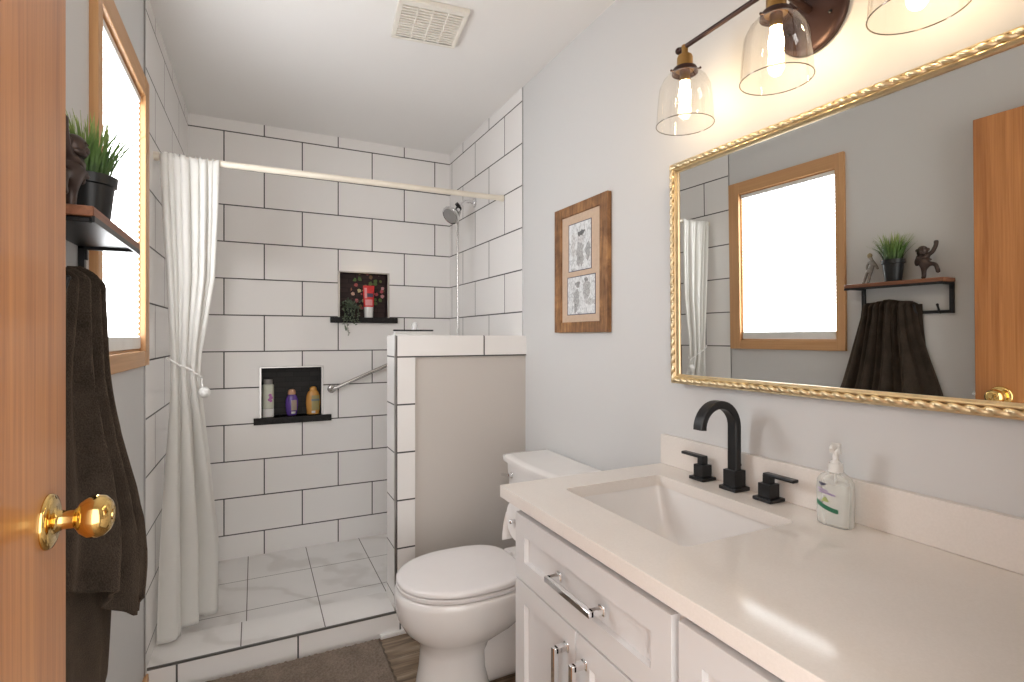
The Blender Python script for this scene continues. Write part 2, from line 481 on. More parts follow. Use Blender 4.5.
# ------------------------------------------------------------------ mesh helpers
class B:
    """collects shapes (world coordinates) into one mesh object"""
    def __init__(self):
        self.bm = bmesh.new()
    def _merge(self, tmp, mat=None):
        me = bpy.data.meshes.new('tmp')
        if mat is not None:
            tmp.transform(mat)
        tmp.to_mesh(me); tmp.free()
        self.bm.from_mesh(me)
        bpy.data.meshes.remove(me)
        return self
    def box(self, lo, hi, bev=0.0, seg=2, mat=None):
        t = bmesh.new()
        bmesh.ops.create_cube(t, size=1.0)
        for v in t.verts:
            v.co = Vector([lo[i] + (v.co[i] + 0.5) * (hi[i] - lo[i]) for i in range(3)])
        if bev > 0:
            bmesh.ops.bevel(t, geom=t.edges[:], offset=bev, segments=seg, profile=0.5, affect='EDGES')
        return self._merge(t, mat)
    def loft(self, rings, cap0=True, cap1=True, closed=True):
        t = bmesh.new()
        vs = [[t.verts.new(p) for p in r] for r in rings]
        n = len(rings[0])
        for a, b in zip(vs[:-1], vs[1:]):
            for i in range(n if closed else n - 1):
                j = (i + 1) % n
                try:
                    t.faces.new((a[i], a[j], b[j], b[i]))
                except ValueError:
                    pass
        if cap0: t.faces.new(vs[0][::-1])
        if cap1: t.faces.new(vs[-1])
        bmesh.ops.recalc_face_normals(t, faces=t.faces[:])
        return self._merge(t)
    def lathe(self, prof, c, axis=(0, 0, 1), n=32, cap0=True, cap1=True):
        """prof: list of (radius, distance along the axis) from point c"""
        ax = Vector(axis).normalized()
        q = Vector((0, 0, 1)).rotation_difference(ax)
        rings = []
        for r, h in prof:
            r = max(r, 1e-5)
            rings.append([Vector(c) + q @ Vector((r * math.cos(2 * PI * i / n), r * math.sin(2 * PI * i / n), h)) for i in range(n)])
        return self.loft(rings, cap0, cap1)
    def cyl(self, p0, p1, r0, r1=None, n=20):
        p0, p1 = Vector(p0), Vector(p1)
        L = (p1 - p0).length
        return self.lathe([(r0, 0), (r0 if r1 is None else r1, L)], p0, p1 - p0, n)
    def tube(self, pts, r, n=10, cap=True, closed=False):
        pts = [Vector(p) for p in pts]
        rs = r if isinstance(r, (list, tuple)) else [r] * len(pts)
        rings = []
        up = None
        m = len(pts)
        for i, p in enumerate(pts):
            if closed:
                d = (pts[(i + 1) % m] - pts[i - 1]).normalized()
            else:
                d = (pts[min(i + 1, m - 1)] - pts[max(i - 1, 0)]).normalized()
            if up is None:
                up = Vector((0, 0, 1)) if abs(d.z) < 0.9 else Vector((1, 0, 0))
            s = d.cross(up)
            if s.length < 1e-6:
                s = d.orthogonal()
            s.normalize(); up = s.cross(d).normalized()
            rings.append([p + rs[i] * (math.cos(2 * PI * k / n) * s + math.sin(2 * PI * k / n) * up) for k in range(n)])
        if closed:
            rings.append(rings[0])
        return self.loft(rings, cap and not closed, cap and not closed)
    def ball(self, c, r, n=16, m=10):
        r = r if isinstance(r, (list, tuple)) else (r, r, r)
        rings = []
        for j in range(m + 1):
            a = PI * j / m
            s = max(math.sin(a), 1e-4)
            rings.append([(c[0] + r[0] * s * math.cos(2 * PI * i / n), c[1] + r[1] * s * math.sin(2 * PI * i / n), c[2] - r[2] * math.cos(a)) for i in range(n)])
        return self.loft(rings)
    def grid(self, fn, nu, nv):
        t = bmesh.new()
        vs = [[t.verts.new(fn(i / nu, j / nv)) for j in range(nv + 1)] for i in range(nu + 1)]
        for i in range(nu):
            for j in range(nv):
                t.faces.new((vs[i][j], vs[i + 1][j], vs[i + 1][j + 1], vs[i][j + 1]))
        return self._merge(t)
    def prism(self, poly, z0, z1, bev=0.0, seg=2):
        """outline in XY raised from z0 to z1"""
        t = bmesh.new()
        f = t.faces.new([t.verts.new((x, y, z0)) for x, y in poly])
        r = bmesh.ops.extrude_face_region(t, geom=[f])
        for v in [g for g in r['geom'] if isinstance(g, bmesh.types.BMVert)]:
            v.co.z = z1
        bmesh.ops.recalc_face_normals(t, faces=t.faces[:])
        if bev:
            es = [e for e in t.edges if abs(e.verts[0].co.z - e.verts[1].co.z) < 1e-6]
            bmesh.ops.bevel(t, geom=es, offset=bev, segments=seg, profile=0.5, affect='EDGES')
        return self._merge(t)
    def xform(self, m):
        self.bm.transform(m); return self
    def build(self, name, mat, parent=None, base=(0, 0, 0), sharp=38, thick=None, sub=0, flat=False):
        bm = self.bm
        root = parent
        while root is not None and root.parent is not None:
            root = root.parent
        off = Vector(root['_base']) if root is not None and '_base' in root else Vector(base)
        for v in bm.verts:
            v.co -= off
        lim = math.radians(sharp)
        bmesh.ops.remove_doubles(bm, verts=bm.verts[:], dist=1e-6)
        for e in bm.edges:
            if len(e.link_faces) == 2:
                e.smooth = e.calc_face_angle(0) < lim
        for f in bm.faces:
            f.smooth = not flat
        me = bpy.data.meshes.new(name)
        bm.to_mesh(me); bm.free()
        me.materials.append(mat)
        o = bpy.data.objects.new(name, me)
        COL.objects.link(o)
        if parent is None:
            o.location = off
            o['_base'] = tuple(off)
        else:
            o.parent = parent
        if sub:
            s = o.modifiers.new('subd', 'SUBSURF'); s.levels = sub; s.render_levels = sub
        if not flat:
            s = o.modifiers.new('weighted', 'WEIGHTED_NORMAL'); s.keep_sharp = True
        if thick:
            s = o.modifiers.new('thick', 'SOLIDIFY'); s.thickness = thick; s.offset = 0
        return o

def thing(name, label, cat, loc, group=None):
    o = bpy.data.objects.new(name, None)
    COL.objects.link(o)
    o.location = loc
    o.empty_display_size = 0.05
    o['_base'] = tuple(loc)
    o['label'] = label; o['category'] = cat
    if group: o['group'] = group
    return o
def tag(o, label, cat, group=None):
    o['label'] = label; o['category'] = cat
    if group: o['group'] = group
    return o
def struct(o):
    o['kind'] = 'structure'
    return o
def sempty(name, loc):
    o = bpy.data.objects.new(name, None)
    COL.objects.link(o); o.location = loc; o['_base'] = tuple(loc); o['kind'] = 'structure'
    return o
def lerp(a, b, t):
    return a + (b - a) * t
def sstep(t):
    t = max(0, min(1, t)); return t * t * (3 - 2 * t)
def interp(tab, x):
    if x <= tab[0][0]: return tab[0][1:]
    for a, b in zip(tab[:-1], tab[1:]):
        if x <= b[0]:
            t = (x - a[0]) / (b[0] - a[0])
            return tuple(lerp(p, q, t) for p, q in zip(a[1:], b[1:]))
    return tab[-1][1:]
def rrect(cx, cy, hx, hy, r, n=6):
    pts = []
    for sx, sy, a0 in ((1, 1, 0), (-1, 1, 90), (-1, -1, 180), (1, -1, 270)):
        for k in range(n + 1):
            a = R(a0 + 90 * k / n)
            pts.append((cx + sx * (hx - r) + r * math.cos(a), cy + sy * (hy - r) + r * math.sin(a)))
    return pts

# ------------------------------------------------------------------ the room
XL, XR, YB, ZC = -0.342, 1.16, 3.30, 2.4576
XT = -0.337                # face of the tiles on the left wall
YF = 0.16                  # inner face of the doorway wall
YT_L, YT_R = 2.19, 2.251   # where the tiled part begins, left and right
CAMX = 0.49

struct(B().box((-0.6, -1.2, -0.08), (1.4, 2.24, 0.0)).build('floor', M['floor']))
struct(B().box((-0.6, YF - 0.10, ZC), (1.4, 3.5, ZC + 0.08)).build('ceiling', M['ceil']))
# left wall round the window opening
WY0, WY1, WZ0, WZ1 = 1.556, 2.118, 1.205, 2.065
b = B()
b.box((XL - 0.12, YF - 0.10, -0.02), (XL, WY0, ZC + 0.02))
b.box((XL - 0.12, WY1, -0.02), (XL, 3.42, ZC + 0.02))
b.box((XL - 0.12, WY0, -0.02), (XL, WY1, WZ0))
b.box((XL - 0.12, WY0, WZ1), (XL, WY1, ZC + 0.02))
struct(b.build('wall_left', M['wall'], flat=True))
XTB = -0.319              # the tiled wall runs slightly inwards towards the back corner
struct(B().prism([(XL - 0.005, YT_L), (XT, YT_L), (XTB, YB + 0.02), (XL - 0.005, YB + 0.02)], 0.0, ZC).build('wall_left_tile', M['tile_left'], flat=True))
struct(B().box((XL - 0.002, YT_L - 0.002, 0.0), (XT + 0.0003, YT_L + 0.0005, ZC)).build('trim_1', M['steel_trim']))
# right wall: painted part, then the tiled part in the shower
struct(B().box((XR, YF - 0.10, -0.02), (XR + 0.12, 3.42, ZC + 0.02)).build('wall_right', M['wall']))
struct(B().box((XR - 0.001, YT_R, 0.0), (XR + 0.01, YB + 0.02, ZC)).build('wall_right_tile', M['tile_right']))
struct(B().box((XR - 0.003, YT_R - 0.005, 1.263), (XR + 0.003, YT_R, ZC), 0.001, 1).build('trim_2', M['steel_trim']))
# front wall with the doorway the camera stands in
b = B()
b.box((CAMX, YF - 0.10, -0.02), (XR + 0.12, YF, ZC))
b.box((XL - 0.02, YF - 0.10, 2.075), (CAMX, YF, ZC))
b.box((XL - 0.02, YF - 0.10, -0.02), (-0.315, YF, 2.075))
struct(b.build('wall_front', M['wall'], flat=True))
# back wall with its two niches (faces laid round the openings)
N1 = (0.453, 0.759, 1.375, 1.652)
N2 = (0.027, 0.367, 0.796, 1.084)
b = B()
xs = sorted({XL - 0.02, N1[0], N1[1], N2[0], N2[1], XR + 0.02})
zs = sorted({-0.02, N1[2], N1[3], N2[2], N2[3], ZC + 0.02})
for xa, xb in zip(xs[:-1], xs[1:]):
    for za, zb in zip(zs[:-1], zs[1:]):
        mx, mz = (xa + xb) / 2, (za + zb) / 2
        if any(n[0] < mx < n[1] and n[2] < mz < n[3] for n in (N1, N2)):
            continue
        b.box((xa, YB, za), (xb, YB + 0.10, zb))
struct(b.build('wall_back', M['tile_back'], flat=True))
for i, (n, mat) in enumerate(((N1, 'niche_flower'), (N2, 'niche_dark'))):
    b = B()
    b.box((n[0] - 0.01, YB + 0.085, n[2] - 0.01), (n[1] + 0.01, YB + 0.105, n[3] + 0.01))
    b.box((n[0], YB + 0.003, n[2]), (n[0] + 0.004, YB + 0.09, n[3]))
    b.box((n[1] - 0.004, YB + 0.003, n[2]), (n[1], YB + 0.09, n[3]))
    b.box((n[0], YB + 0.003, n[3] - 0.004), (n[1], YB + 0.09, n[3]))
    struct(b.build('wall_niche_%s' % ('upper', 'lower')[i], M[mat]))
    b = B()
    w = 0.010
    b.box((n[0] - 0.002, YB - 0.004, n[2]), (n[0] + w, YB + 0.012, n[3] + 0.002), 0.001, 1)
    b.box((n[1] - w, YB - 0.004, n[2]), (n[1] + 0.002, YB + 0.012, n[3] + 0.002), 0.001, 1)
    b.box((n[0] + w, YB - 0.004, n[3] - w * 0.6), (n[1] - w, YB + 0.012, n[3] + 0.002), 0.001, 1)
    struct(b.build('trim_%d' % (3 + i), M['steel_trim']))
struct(B().box((0.407, YB - 0.022, 1.341), (0.809, YB + 0.10, 1.375), 0.002).build('trim_5', M['sill']))
struct(B().box((-0.003, YB - 0.022, 0.760), (0.413, YB + 0.10, 0.796), 0.002).build('trim_6', M['sill']))
# shower pan and curb
struct(B().box((XL, 2.38, -0.02), (XR, YB + 0.01, 0.0255)).build('floor_shower', M['marble']))
struct(B().box((XL + 0.003, 2.212, 0.0), (0.60, 2.40, 0.091)).build('trim_7', M['tile_curb']))
struct(B().box((XL + 0.003, 2.2165, 0.090), (0.56, 2.402, 0.099), 0.001, 1).build('trim_8', M['marble_curb']))
struct(B().box((XL + 0.003, 2.2105, 0.0885), (0.545, 2.2168, 0.0985), 0.001, 1).build('trim_9', M['dark_trim']))
# half wall beside the toilet
PX, PY0, PY1, PZ = 0.534, 2.2135, 2.360, 1.263
struct(B().box((PX + 0.008, PY0 + 0.008, -0.01), (XR + 0.01, PY1 - 0.008, PZ - 0.006)).build('wall_partition', M['shaded_greige']))
b = B()
b.box((PX + 0.004, PY0, 0.0), (0.621, PY0 + 0.012, 1.169))
b.box((PX + 0.004, PY0, 1.169), (XR, PY0 + 0.012, PZ - 0.002))
b.box((PX + 0.012, PY0 + 0.004, PZ - 0.008), (XR, PY1, PZ))
b.box((PX + 0.012, PY1 - 0.010, 0.0), (XR, PY1, PZ))
struct(b.build('wall_partition_tile', M['tile_pony']))
struct(B().box((PX, PY0 + 0.004, 0.095), (PX + 0.014, PY1, PZ - 0.001)).build('wall_partition_end', M['tile_pony_end']))
struct(B().box((PX - 0.0015, PY0 - 0.0015, 0.099), (PX + 0.006, PY0 + 0.007, PZ + 0.0005), 0.001, 1).build('trim_10', M['steel_trim']))
struct(B().box((0.47, 2.196, 0.0), (XR, 2.2125, 0.018), 0.004).build('trim_11', M['white_trim']))
struct(B().box((XL - 0.002, 0.98, 0.0), (XL + 0.012, 2.205, 0.085), 0.003).build('baseboard_left', M['oak_trim_y']))
struct(B().box((XR - 0.013, 1.27, 0.0), (XR + 0.002, 2.198, 0.085), 0.003).build('baseboard_right', M['white_trim']))

# window: oak casing, jamb and pane
w = sempty('window_1', (XL, (WY0 + WY1) / 2, WZ0))
OY0, OY1, OZ0, OZ1 = 1.518, 2.182, 1.160, 2.128
b = B()
b.box((XL - 0.002, OY0, OZ0), (XL + 0.018, WY0 + 0.006, OZ1), 0.004)
b.box((XL - 0.002, WY1 - 0.006, OZ0), (XL + 0.018, OY1, OZ1), 0.004)
b.build('casing', M['oak_trim_z'], w)
b = B()
b.box((XL - 0.002, WY0 + 0.004, WZ1 - 0.006), (XL + 0.017, WY1 - 0.004, OZ1), 0.004)
b.box((XL - 0.002, WY0 + 0.004, OZ0), (XL + 0.017, WY1 - 0.004, WZ0 + 0.006), 0.004)
b.build('head_and_sill_casing', M['oak_trim_y'], w)
b = B()
b.box((XL - 0.11, WY0 - 0.002, WZ0), (XL, WY0 + 0.012, WZ1))
b.box((XL - 0.11, WY1 - 0.012, WZ0), (XL, WY1 + 0.002, WZ1))
b.box((XL - 0.11, WY0, WZ0 - 0.002), (XL, WY1, WZ0 + 0.012))
b.box((XL - 0.11, WY0, WZ1 - 0.012), (XL, WY1, WZ1 + 0.002))
b.build('jamb', M['oak_trim_z'], w)
B().box((XL - 0.085, WY0 + 0.01, WZ0 + 0.01), (XL - 0.080, WY1 - 0.01, WZ1 - 0.01)).build('pane', M['pane'], w)

# ------------------------------------------------------------------ the open door
DX0, DX1, DY0, DY1 = -0.2850, -0.2500, 0.18, 0.990
d = sempty('door_1', (DX0, DY0, 0.012))
B().box((DX0, DY0, 0.012), (DX1, DY1, 2.072), 0.002, 1).build('slab', M['oak_door'], d)
KY, KZ = 0.913, 1.008
kn = B().lathe([(0.0, 0), (0.0365, 0), (0.0375, 0.003), (0.0345, 0.007), (0.027, 0.0095), (0.021, 0.0085), (0.015, 0.012), (0.0125, 0.018), (0.0125, 0.030),
                (0.016, 0.033), (0.022, 0.037), (0.0285, 0.046), (0.0295, 0.055), (0.0270, 0.064), (0.020, 0.0705), (0.0135, 0.073), (0.0115, 0.0715), (0.0, 0.0705)],
               (DX1 - 0.001, KY, KZ), (1, 0, 0), 40).build('door_knob', M['brass'], d, sharp=60)
B().lathe([(0.0, 0), (0.0075, 0), (0.007, 0.003), (0, 0.004)], (DX1 + 0.0695, KY, KZ), (1, 0, 0), 20).build('privacy_button', M['brass'], kn)
b = B(); b.box((DX0 + 0.005, DY1 - 0.001, KZ - 0.028), (DX1 - 0.005, DY1 + 0.0015, KZ + 0.028), 0.001, 1)
lp = b.build('latch_plate', M['brass'], d)
b = B(); b.box((DX0 + 0.011, DY1, KZ - 0.007), (DX1 - 0.012, DY1 + 0.012, KZ + 0.007), 0.002)
b.build('latch_bolt', M['satin'], lp)

# ------------------------------------------------------------------ window shade
sh = thing('window_shade', 'white pleated window shade glowing with daylight in the oak framed window', 'window shade', (XL - 0.02, (WY0 + WY1) / 2, WZ0 + 0.014))
def pleat(u, v):
    k = u * 44
    zig = abs((k % 1.0) - 0.5) * 2
    return (XL - 0.006 + 0.009 * zig, lerp(WY0 + 0.016, WY1 - 0.020, v), lerp(WZ1 - 0.030, WZ0 + 0.052, u))
B().grid(pleat, 176, 2).build('pleated_fabric', M['shade'], sh, sharp=10)
B().box((XL - 0.018, WY0 + 0.014, WZ0 + 0.013), (XL + 0.005, WY1 - 0.013, WZ0 + 0.053), 0.004).build('bottom_rail', M['white_plastic'], sh)
B().box((XL - 0.022, WY0 + 0.013, WZ1 - 0.034), (XL + 0.005, WY1 - 0.013, WZ1 - 0.0125), 0.003).build('head_rail', M['white_plastic'], sh)

# ------------------------------------------------------------------ vanity
VY0, VY1 = 0.185, 1.245
v = thing('vanity_cabinet', 'white shaker vanity cabinet with chrome pulls under the cream countertop', 'cabinet', (0.88, 0.715, 0.0))
b = B()
b.box((0.632, VY1 - 0.016, 0.10), (XR - 0.002, VY1, 0.8335), 0.001, 1)
b.box((0.632, VY0, 0.10), (XR - 0.002, VY0 + 0.016, 0.8335), 0.001, 1)
b.box((0.632, VY0 + 0.016, 0.10), (0.650, VY1 - 0.016, 0.8335))
b.box((0.650, VY0 + 0.016, 0.10), (XR - 0.002, VY1 - 0.016, 0.118))
b.box((XR - 0.012, VY0 + 0.016, 0.118), (XR - 0.002, VY1 - 0.016, 0.8335))
b.box((0.622, VY0, 0.806), (0.64, VY1 + 0.004, 0.8335), 0.002, 1)
b.build('body', M['cab'], v)
B().box((0.70, VY0 + 0.01, 0.0), (XR - 0.01, VY1 - 0.012, 0.102)).build('toe_kick', M['toe'], v)

def shaker(y0, y1, z0, z1, fr=0.050, xf=0.612, xb=0.633, rec=0.012):
    """flat frame with a recessed centre panel, facing -X"""
    b = B()
    t = bmesh.new()
    o = [(y0, z0), (y1, z0), (y1, z1), (y0, z1)]
    i = [(y0 + fr, z0 + fr), (y1 - fr, z0 + fr), (y1 - fr, z1 - fr), (y0 + fr, z1 - fr)]
    s = 0.0015
    i2 = [(y0 + fr + s, z0 + fr + s), (y1 - fr - s, z0 + fr + s), (y1 - fr - s, z1 - fr - s), (y0 + fr + s, z1 - fr - s)]
    O = [t.verts.new((xf, y, z)) for y, z in o]
    K = [t.verts.new((xb, y, z)) for y, z in o]
    I = [t.verts.new((xf, y, z)) for y, z in i]
    J = [t.verts.new((xf + rec, y, z)) for y, z in i2]
    for k in range(4):
        j = (k + 1) % 4
        t.faces.new((O[k], O[j], I[j], I[k]))
        t.faces.new((I[k], I[j], J[j], J[k]))
        t.faces.new((O[j], O[k], K[k], K[j]))
    t.faces.new(J); t.faces.new(K[::-1])
    bmesh.ops.recalc_face_normals(t, faces=t.faces[:])
    es = [e for e in t.edges if all(abs(q.co.x - xf) < 1e-6 for q in e.verts) and len({vv for vv in e.verts} & set(O)) == 2]
    bmesh.ops.bevel(t, geom=es, offset=0.0018, segments=2, profile=0.5, affect='EDGES')
    b._merge(t)
    return b
def pull(p, q, xf=0.612, proj=0.030):
    """square chrome bar pull from p to q (y, z), standing off the face"""
    b = B()
    (ya, za), (yb, zb) = p, q
    h = 0.0064
    b.box((xf - proj - h, min(ya, yb) - h, min(za, zb) - h), (xf - proj + h, max(ya, yb) + h, max(za, zb) + h), 0.0012, 1)
    for (y, z) in (p, q):
        b.box((xf - proj, y - h, z - h), (xf + 0.002, y + h, z + h), 0.001, 1)
        b.box((xf - 0.0025, y - h * 1.5, z - h * 1.5), (xf + 0.002, y + h * 1.5, z + h * 1.5), 0.0008, 1)
    return b
dr = shaker(0.658, 1.229, 0.637, 0.802).build('drawer', M['cab'], v)
pull((1.008, 0.722), (0.848, 0.722)).build('handle', M['chrome'], dr)
for (ya, yb, yh) in ((0.9445, 1.229, 0.978), (0.658, 0.9415, 0.908)):
    do = shaker(ya, yb, 0.108, 0.632).build('door', M['cab'], v)
    pull((yh, 0.582), (yh, 0.40)).build('handle', M['chrome'], do)
for (za, zb) in ((0.637, 0.802), (0.375, 0.632), (0.108, 0.370)):
    do = shaker(0.195, 0.642, za, zb).build('drawer', M['cab'], v)
    pull((0.51, (za + zb) / 2), (0.33, (za + zb) / 2)).build('handle', M['chrome'], do)

# countertop with the sink cut-out, backsplash
KX0, KX1, KY0, KY1, KT, KB = 0.586, XR - 0.001, 0.168, 1.271, 0.8636, 0.8336
SX0, SX1, SY0, SY1 = 0.724, 1.038, 0.742, 1.167
ct = thing('countertop', 'glossy cream stone countertop with a rectangular sink cut-out', 'countertop', (0.87, 0.72, KB))
b = B()
t = bmesh.new()
outer = rrect((KX0 + KX1) / 2, (KY0 + KY1) / 2, (KX1 - KX0) / 2, (KY1 - KY0) / 2, 0.004, 7)
inner = rrect((SX0 + SX1) / 2, (SY0 + SY1) / 2, (SX1 - SX0) / 2, (SY1 - SY0) / 2, 0.016, 7)
def ringv(pl, z):
    return [t.verts.new((x, y, z)) for x, y in pl]
ot, ob_, it, ib = ringv(outer, KT), ringv(outer, KB), ringv(inner, KT), ringv(inner, KB)
n = len(outer)
for k in range(n):
    j = (k + 1) % n
    t.faces.new((ot[k], ot[j], it[j], it[k])); t.faces.new((ob_[j], ob_[k], ib[k], ib[j]))
    t.faces.new((ot[j], ot[k], ob_[k], ob_[j])); t.faces.new((it[k], it[j], ib[j], ib[k]))
bmesh.ops.recalc_face_normals(t, faces=t.faces[:])
top_e = [e for e in t.edges if all(q.co.z > KT - 1e-6 for q in e.verts) and (set(e.verts) <= set(ot) or set(e.verts) <= set(it))]
bmesh.ops.bevel(t, geom=top_e, offset=0.002, segments=2, profile=0.5, affect='EDGES')
b._merge(t)
b.build('slab', M['counter'], ct)
tag(B().box((1.140, KY0, KT + 0.0003), (KX1, KY1 + 0.002, 0.9545), 0.002).build('backsplash', M['counter'], base=(1.15, 0.72, KT)), 'low cream stone backsplash along the wall behind the faucet', 'backsplash')

# sink basin under the cut-out
sk = thing('sink', 'white rectangular undermount sink basin set in the countertop', 'sink', ((SX0 + SX1) / 2, (SY0 + SY1) / 2, 0.70))
cx, cy = (SX0 + SX1) / 2, (SY0 + SY1) / 2
hx, hy = (SX1 - SX0) / 2 + 0.004, (SY1 - SY0) / 2 + 0.004
def sring(inx, iny, z, r):
    return [(x, y, z) for x, y in rrect(cx, cy, hx - inx, hy - iny, r, 7)]
inner_r = [sring(-0.012, -0.012, 0.8332, 0.03), sring(0, 0, 0.8332, 0.022), sring(0.001, 0.003, 0.815, 0.022), sring(0.003, 0.012, 0.785, 0.024), sring(0.007, 0.028, 0.745, 0.028), sring(0.013, 0.046, 0.718, 0.034),
           sring(0.024, 0.066, 0.701, 0.040), sring(0.040, 0.086, 0.693, 0.045), sring(0.065, 0.11, 0.690, 0.045), sring(0.10, 0.155, 0.688, 0.045), sring(hx - 0.024, hy - 0.024, 0.686, 0.0239)]
outer_r = [sring(-0.012, -0.012, 0.824, 0.03), sring(-0.008, -0.006, 0.80, 0.03), sring(-0.002, 0.02, 0.735, 0.035), sring(0.02, 0.07, 0.682, 0.05), sring(hx - 0.024, hy - 0.024, 0.672, 0.0239)]
b = B(); b.loft(inner_r[::-1] + outer_r, False, False)
b.build('basin', M['porcelain'], sk, sharp=50)
B().lathe([(0.0, 0.0), (0.0215, 0.0), (0.0225, 0.003), (0.020, 0.0045), (0.015, 0.003), (0.013, 0.005), (0.0, 0.006)], (cx, cy, 0.684), (0, 0, 1), 28).build('drain', M['chrome'], sk)

# faucet
FX = 1.1125
fc = thing('faucet', 'matt black widespread faucet with a square gooseneck spout behind the sink', 'faucet', (FX, 0.967, KT))
b = B()
b.box((FX - 0.0268, 0.967 - 0.0268, KT), (FX + 0.0268, 0.967 + 0.0268, KT + 0.010), 0.002)
b.box((FX - 0.0195, 0.967 - 0.0195, KT + 0.009), (FX + 0.0195, 0.967 + 0.0195, KT + 0.052), 0.002)
b.build('spout_base', M['black'], fc)
rings = []
RAD, hw, ht = 0.060, 0.0145, 0.0100
path = [(FX, KT + 0.045, 90), (FX, KT + 0.10, 90), (FX, 1.026, 90)]
path += [(FX - RAD + RAD * math.cos(a), 1.026 + RAD * math.sin(a), 90 + math.degrees(a)) for a in [PI * k / 20 for k in range(1, 20)]]
lasta = R(176)
path.append((FX - RAD + RAD * math.cos(lasta), 1.026 + RAD * math.sin(lasta) - 0.004, 90 + 176))
for k, (x, z, ang) in enumerate(path):
    a = R(ang)
    nx, nz = math.sin(a), -math.cos(a)       # across the band, in the plane of the arc
    f = 1.0 if k < 4 else 1.0
    c = 0.0025
    sec = [(-ht, -hw + c), (-ht, hw - c), (-ht + c, hw), (ht - c, hw), (ht, hw - c), (ht, -hw + c), (ht - c, -hw), (-ht + c, -hw)]
    rings.append([(x + nx * s_, 0.967 + y_, z + nz * s_) for s_, y_ in sec])
B().loft(rings).build('spout', M['black'], fc, sharp=32)
b = B(); b.cyl((FX + 0.0200, 0.967, KT + 0.04), (FX + 0.0200, 0.967, KT + 0.060), 0.0022, n=10); b.lathe([(0, 0), (0.0045, 0.001), (0.0045, 0.006), (0, 0.008)], (FX + 0.0200, 0.967, KT + 0.058), (0, 0, 1), 14)
b.build('drain_lift_knob', M['black'], fc)
for yh, s in ((1.074, 1), (0.866, -1)):
    b = B()
    b.box((FX - 0.0258, yh - 0.0258, KT), (FX + 0.0258, yh + 0.0258, KT + 0.009), 0.002)
    b.box((FX - 0.017, yh - 0.017, KT + 0.008), (FX + 0.017, yh + 0.017, KT + 0.042), 0.0015)
    hb = b.build('handle_base', M['black'], fc)
    b = B()
    b.box((FX - 0.010, yh - 0.010, KT + 0.040), (FX + 0.010, yh + 0.010, KT + 0.062), 0.002)
    b.box((FX - 0.010, min(yh - s * 0.010, yh + s * 0.072), KT + 0.058), (FX + 0.010, max(yh - s * 0.010, yh + s * 0.072), KT + 0.0665), 0.003)
    b.build('lever', M['black'], hb)

# soap bottle
PX_, PY_ = 1.094, 0.692
sp = thing('soap_bottle', 'clear hand soap pump bottle with green and purple label right of the faucet', 'soap bottle', (PX_, PY_, KT))
def oval(z, a, bb, n=32, cx=PX_, cy=PY_, rot=0.12, e=2.6):
    o = []
    for k in range(n):
        t_ = 2 * PI * k / n
        x = a * math.copysign(abs(math.cos(t_)) ** (2 / e), math.cos(t_)); y = bb * math.copysign(abs(math.sin(t_)) ** (2 / e), math.sin(t_))
        o.append((cx + x * math.cos(rot) - y * math.sin(rot), cy + x * math.sin(rot) + y * math.cos(rot), z))
    return o
prof = [(0.0, 0.019, 0.031), (0.003, 0.022, 0.034), (0.03, 0.0225, 0.0345), (0.075, 0.0225, 0.036), (0.092, 0.0215, 0.0345), (0.103, 0.018, 0.028), (0.110, 0.0135, 0.016), (0.114, 0.0125, 0.0125), (0.119, 0.0125, 0.0125)]
B().loft([oval(KT + z, a, bb) for z, a, bb in prof]).build('bottle', M['soap_body'], sp, sharp=60)
B().loft([oval(KT + z, a - 0.002, bb - 0.002) for z, a, bb in [(0.004, 0.022, 0.034), (0.03, 0.0225, 0.0345), (0.075, 0.0225, 0.036), (0.088, 0.0215, 0.0345)]]).build('soap', M['soap_liquid'], sp, sharp=60)
b = B()
b.cyl((PX_, PY_, KT + 0.112), (PX_, PY_, KT + 0.130), 0.0145, 0.0135, 28)
b.cyl((PX_, PY_, KT + 0.129), (PX_, PY_, KT + 0.136), 0.010, 0.008, 20)
b.cyl((PX_, PY_, KT + 0.135), (PX_, PY_, KT + 0.157), 0.0055, 0.0055, 16)
b.cyl((PX_, PY_, KT + 0.150), (PX_, PY_, KT + 0.170), 0.0105, 0.0095, 24)
b.tube([(PX_, PY_, KT + 0.164), (PX_ - 0.010, PY_ - 0.003, KT + 0.165), (PX_ - 0.018, PY_ - 0.005, KT + 0.1635), (PX_ - 0.024, PY_ - 0.007, KT + 0.159)], [0.0075, 0.007, 0.006, 0.0048], 12)
b.cyl((PX_, PY_, KT + 0.01), (PX_, PY_, KT + 0.115), 0.0022, 0.0022, 8)
b.build('pump', M['white_plastic'], sp)
def decal(y0, y1, z0f, z1f, out=0.0007, nn=10):
    """patch on the bottle side that faces the room; y across, z given as functions of the fraction"""
    rows = []
    for k in range(nn + 1):
        f = k / nn
        yy = lerp(y0, y1, f)
        rows.append((yy, z0f(f), z1f(f)))
    def fn(u, w):
        yy = lerp(y0, y1, u)
        zz = lerp(z0f(u), z1f(u), w)
        # bottle half-depth there
        bbv = interp([(z, a, c) for z, a, c in prof], zz)
        a, c = bbv
        x = -a * (max(0.0, 1 - (abs(yy) / c) ** 2.6)) ** (1 / 2.6) - out
        rot = 0.12
        return (PX_ + x * math.cos(rot) - yy * math.sin(rot), PY_ + x * math.sin(rot) + yy * math.cos(rot), KT + zz)
    return B().grid(fn, nn, 3)
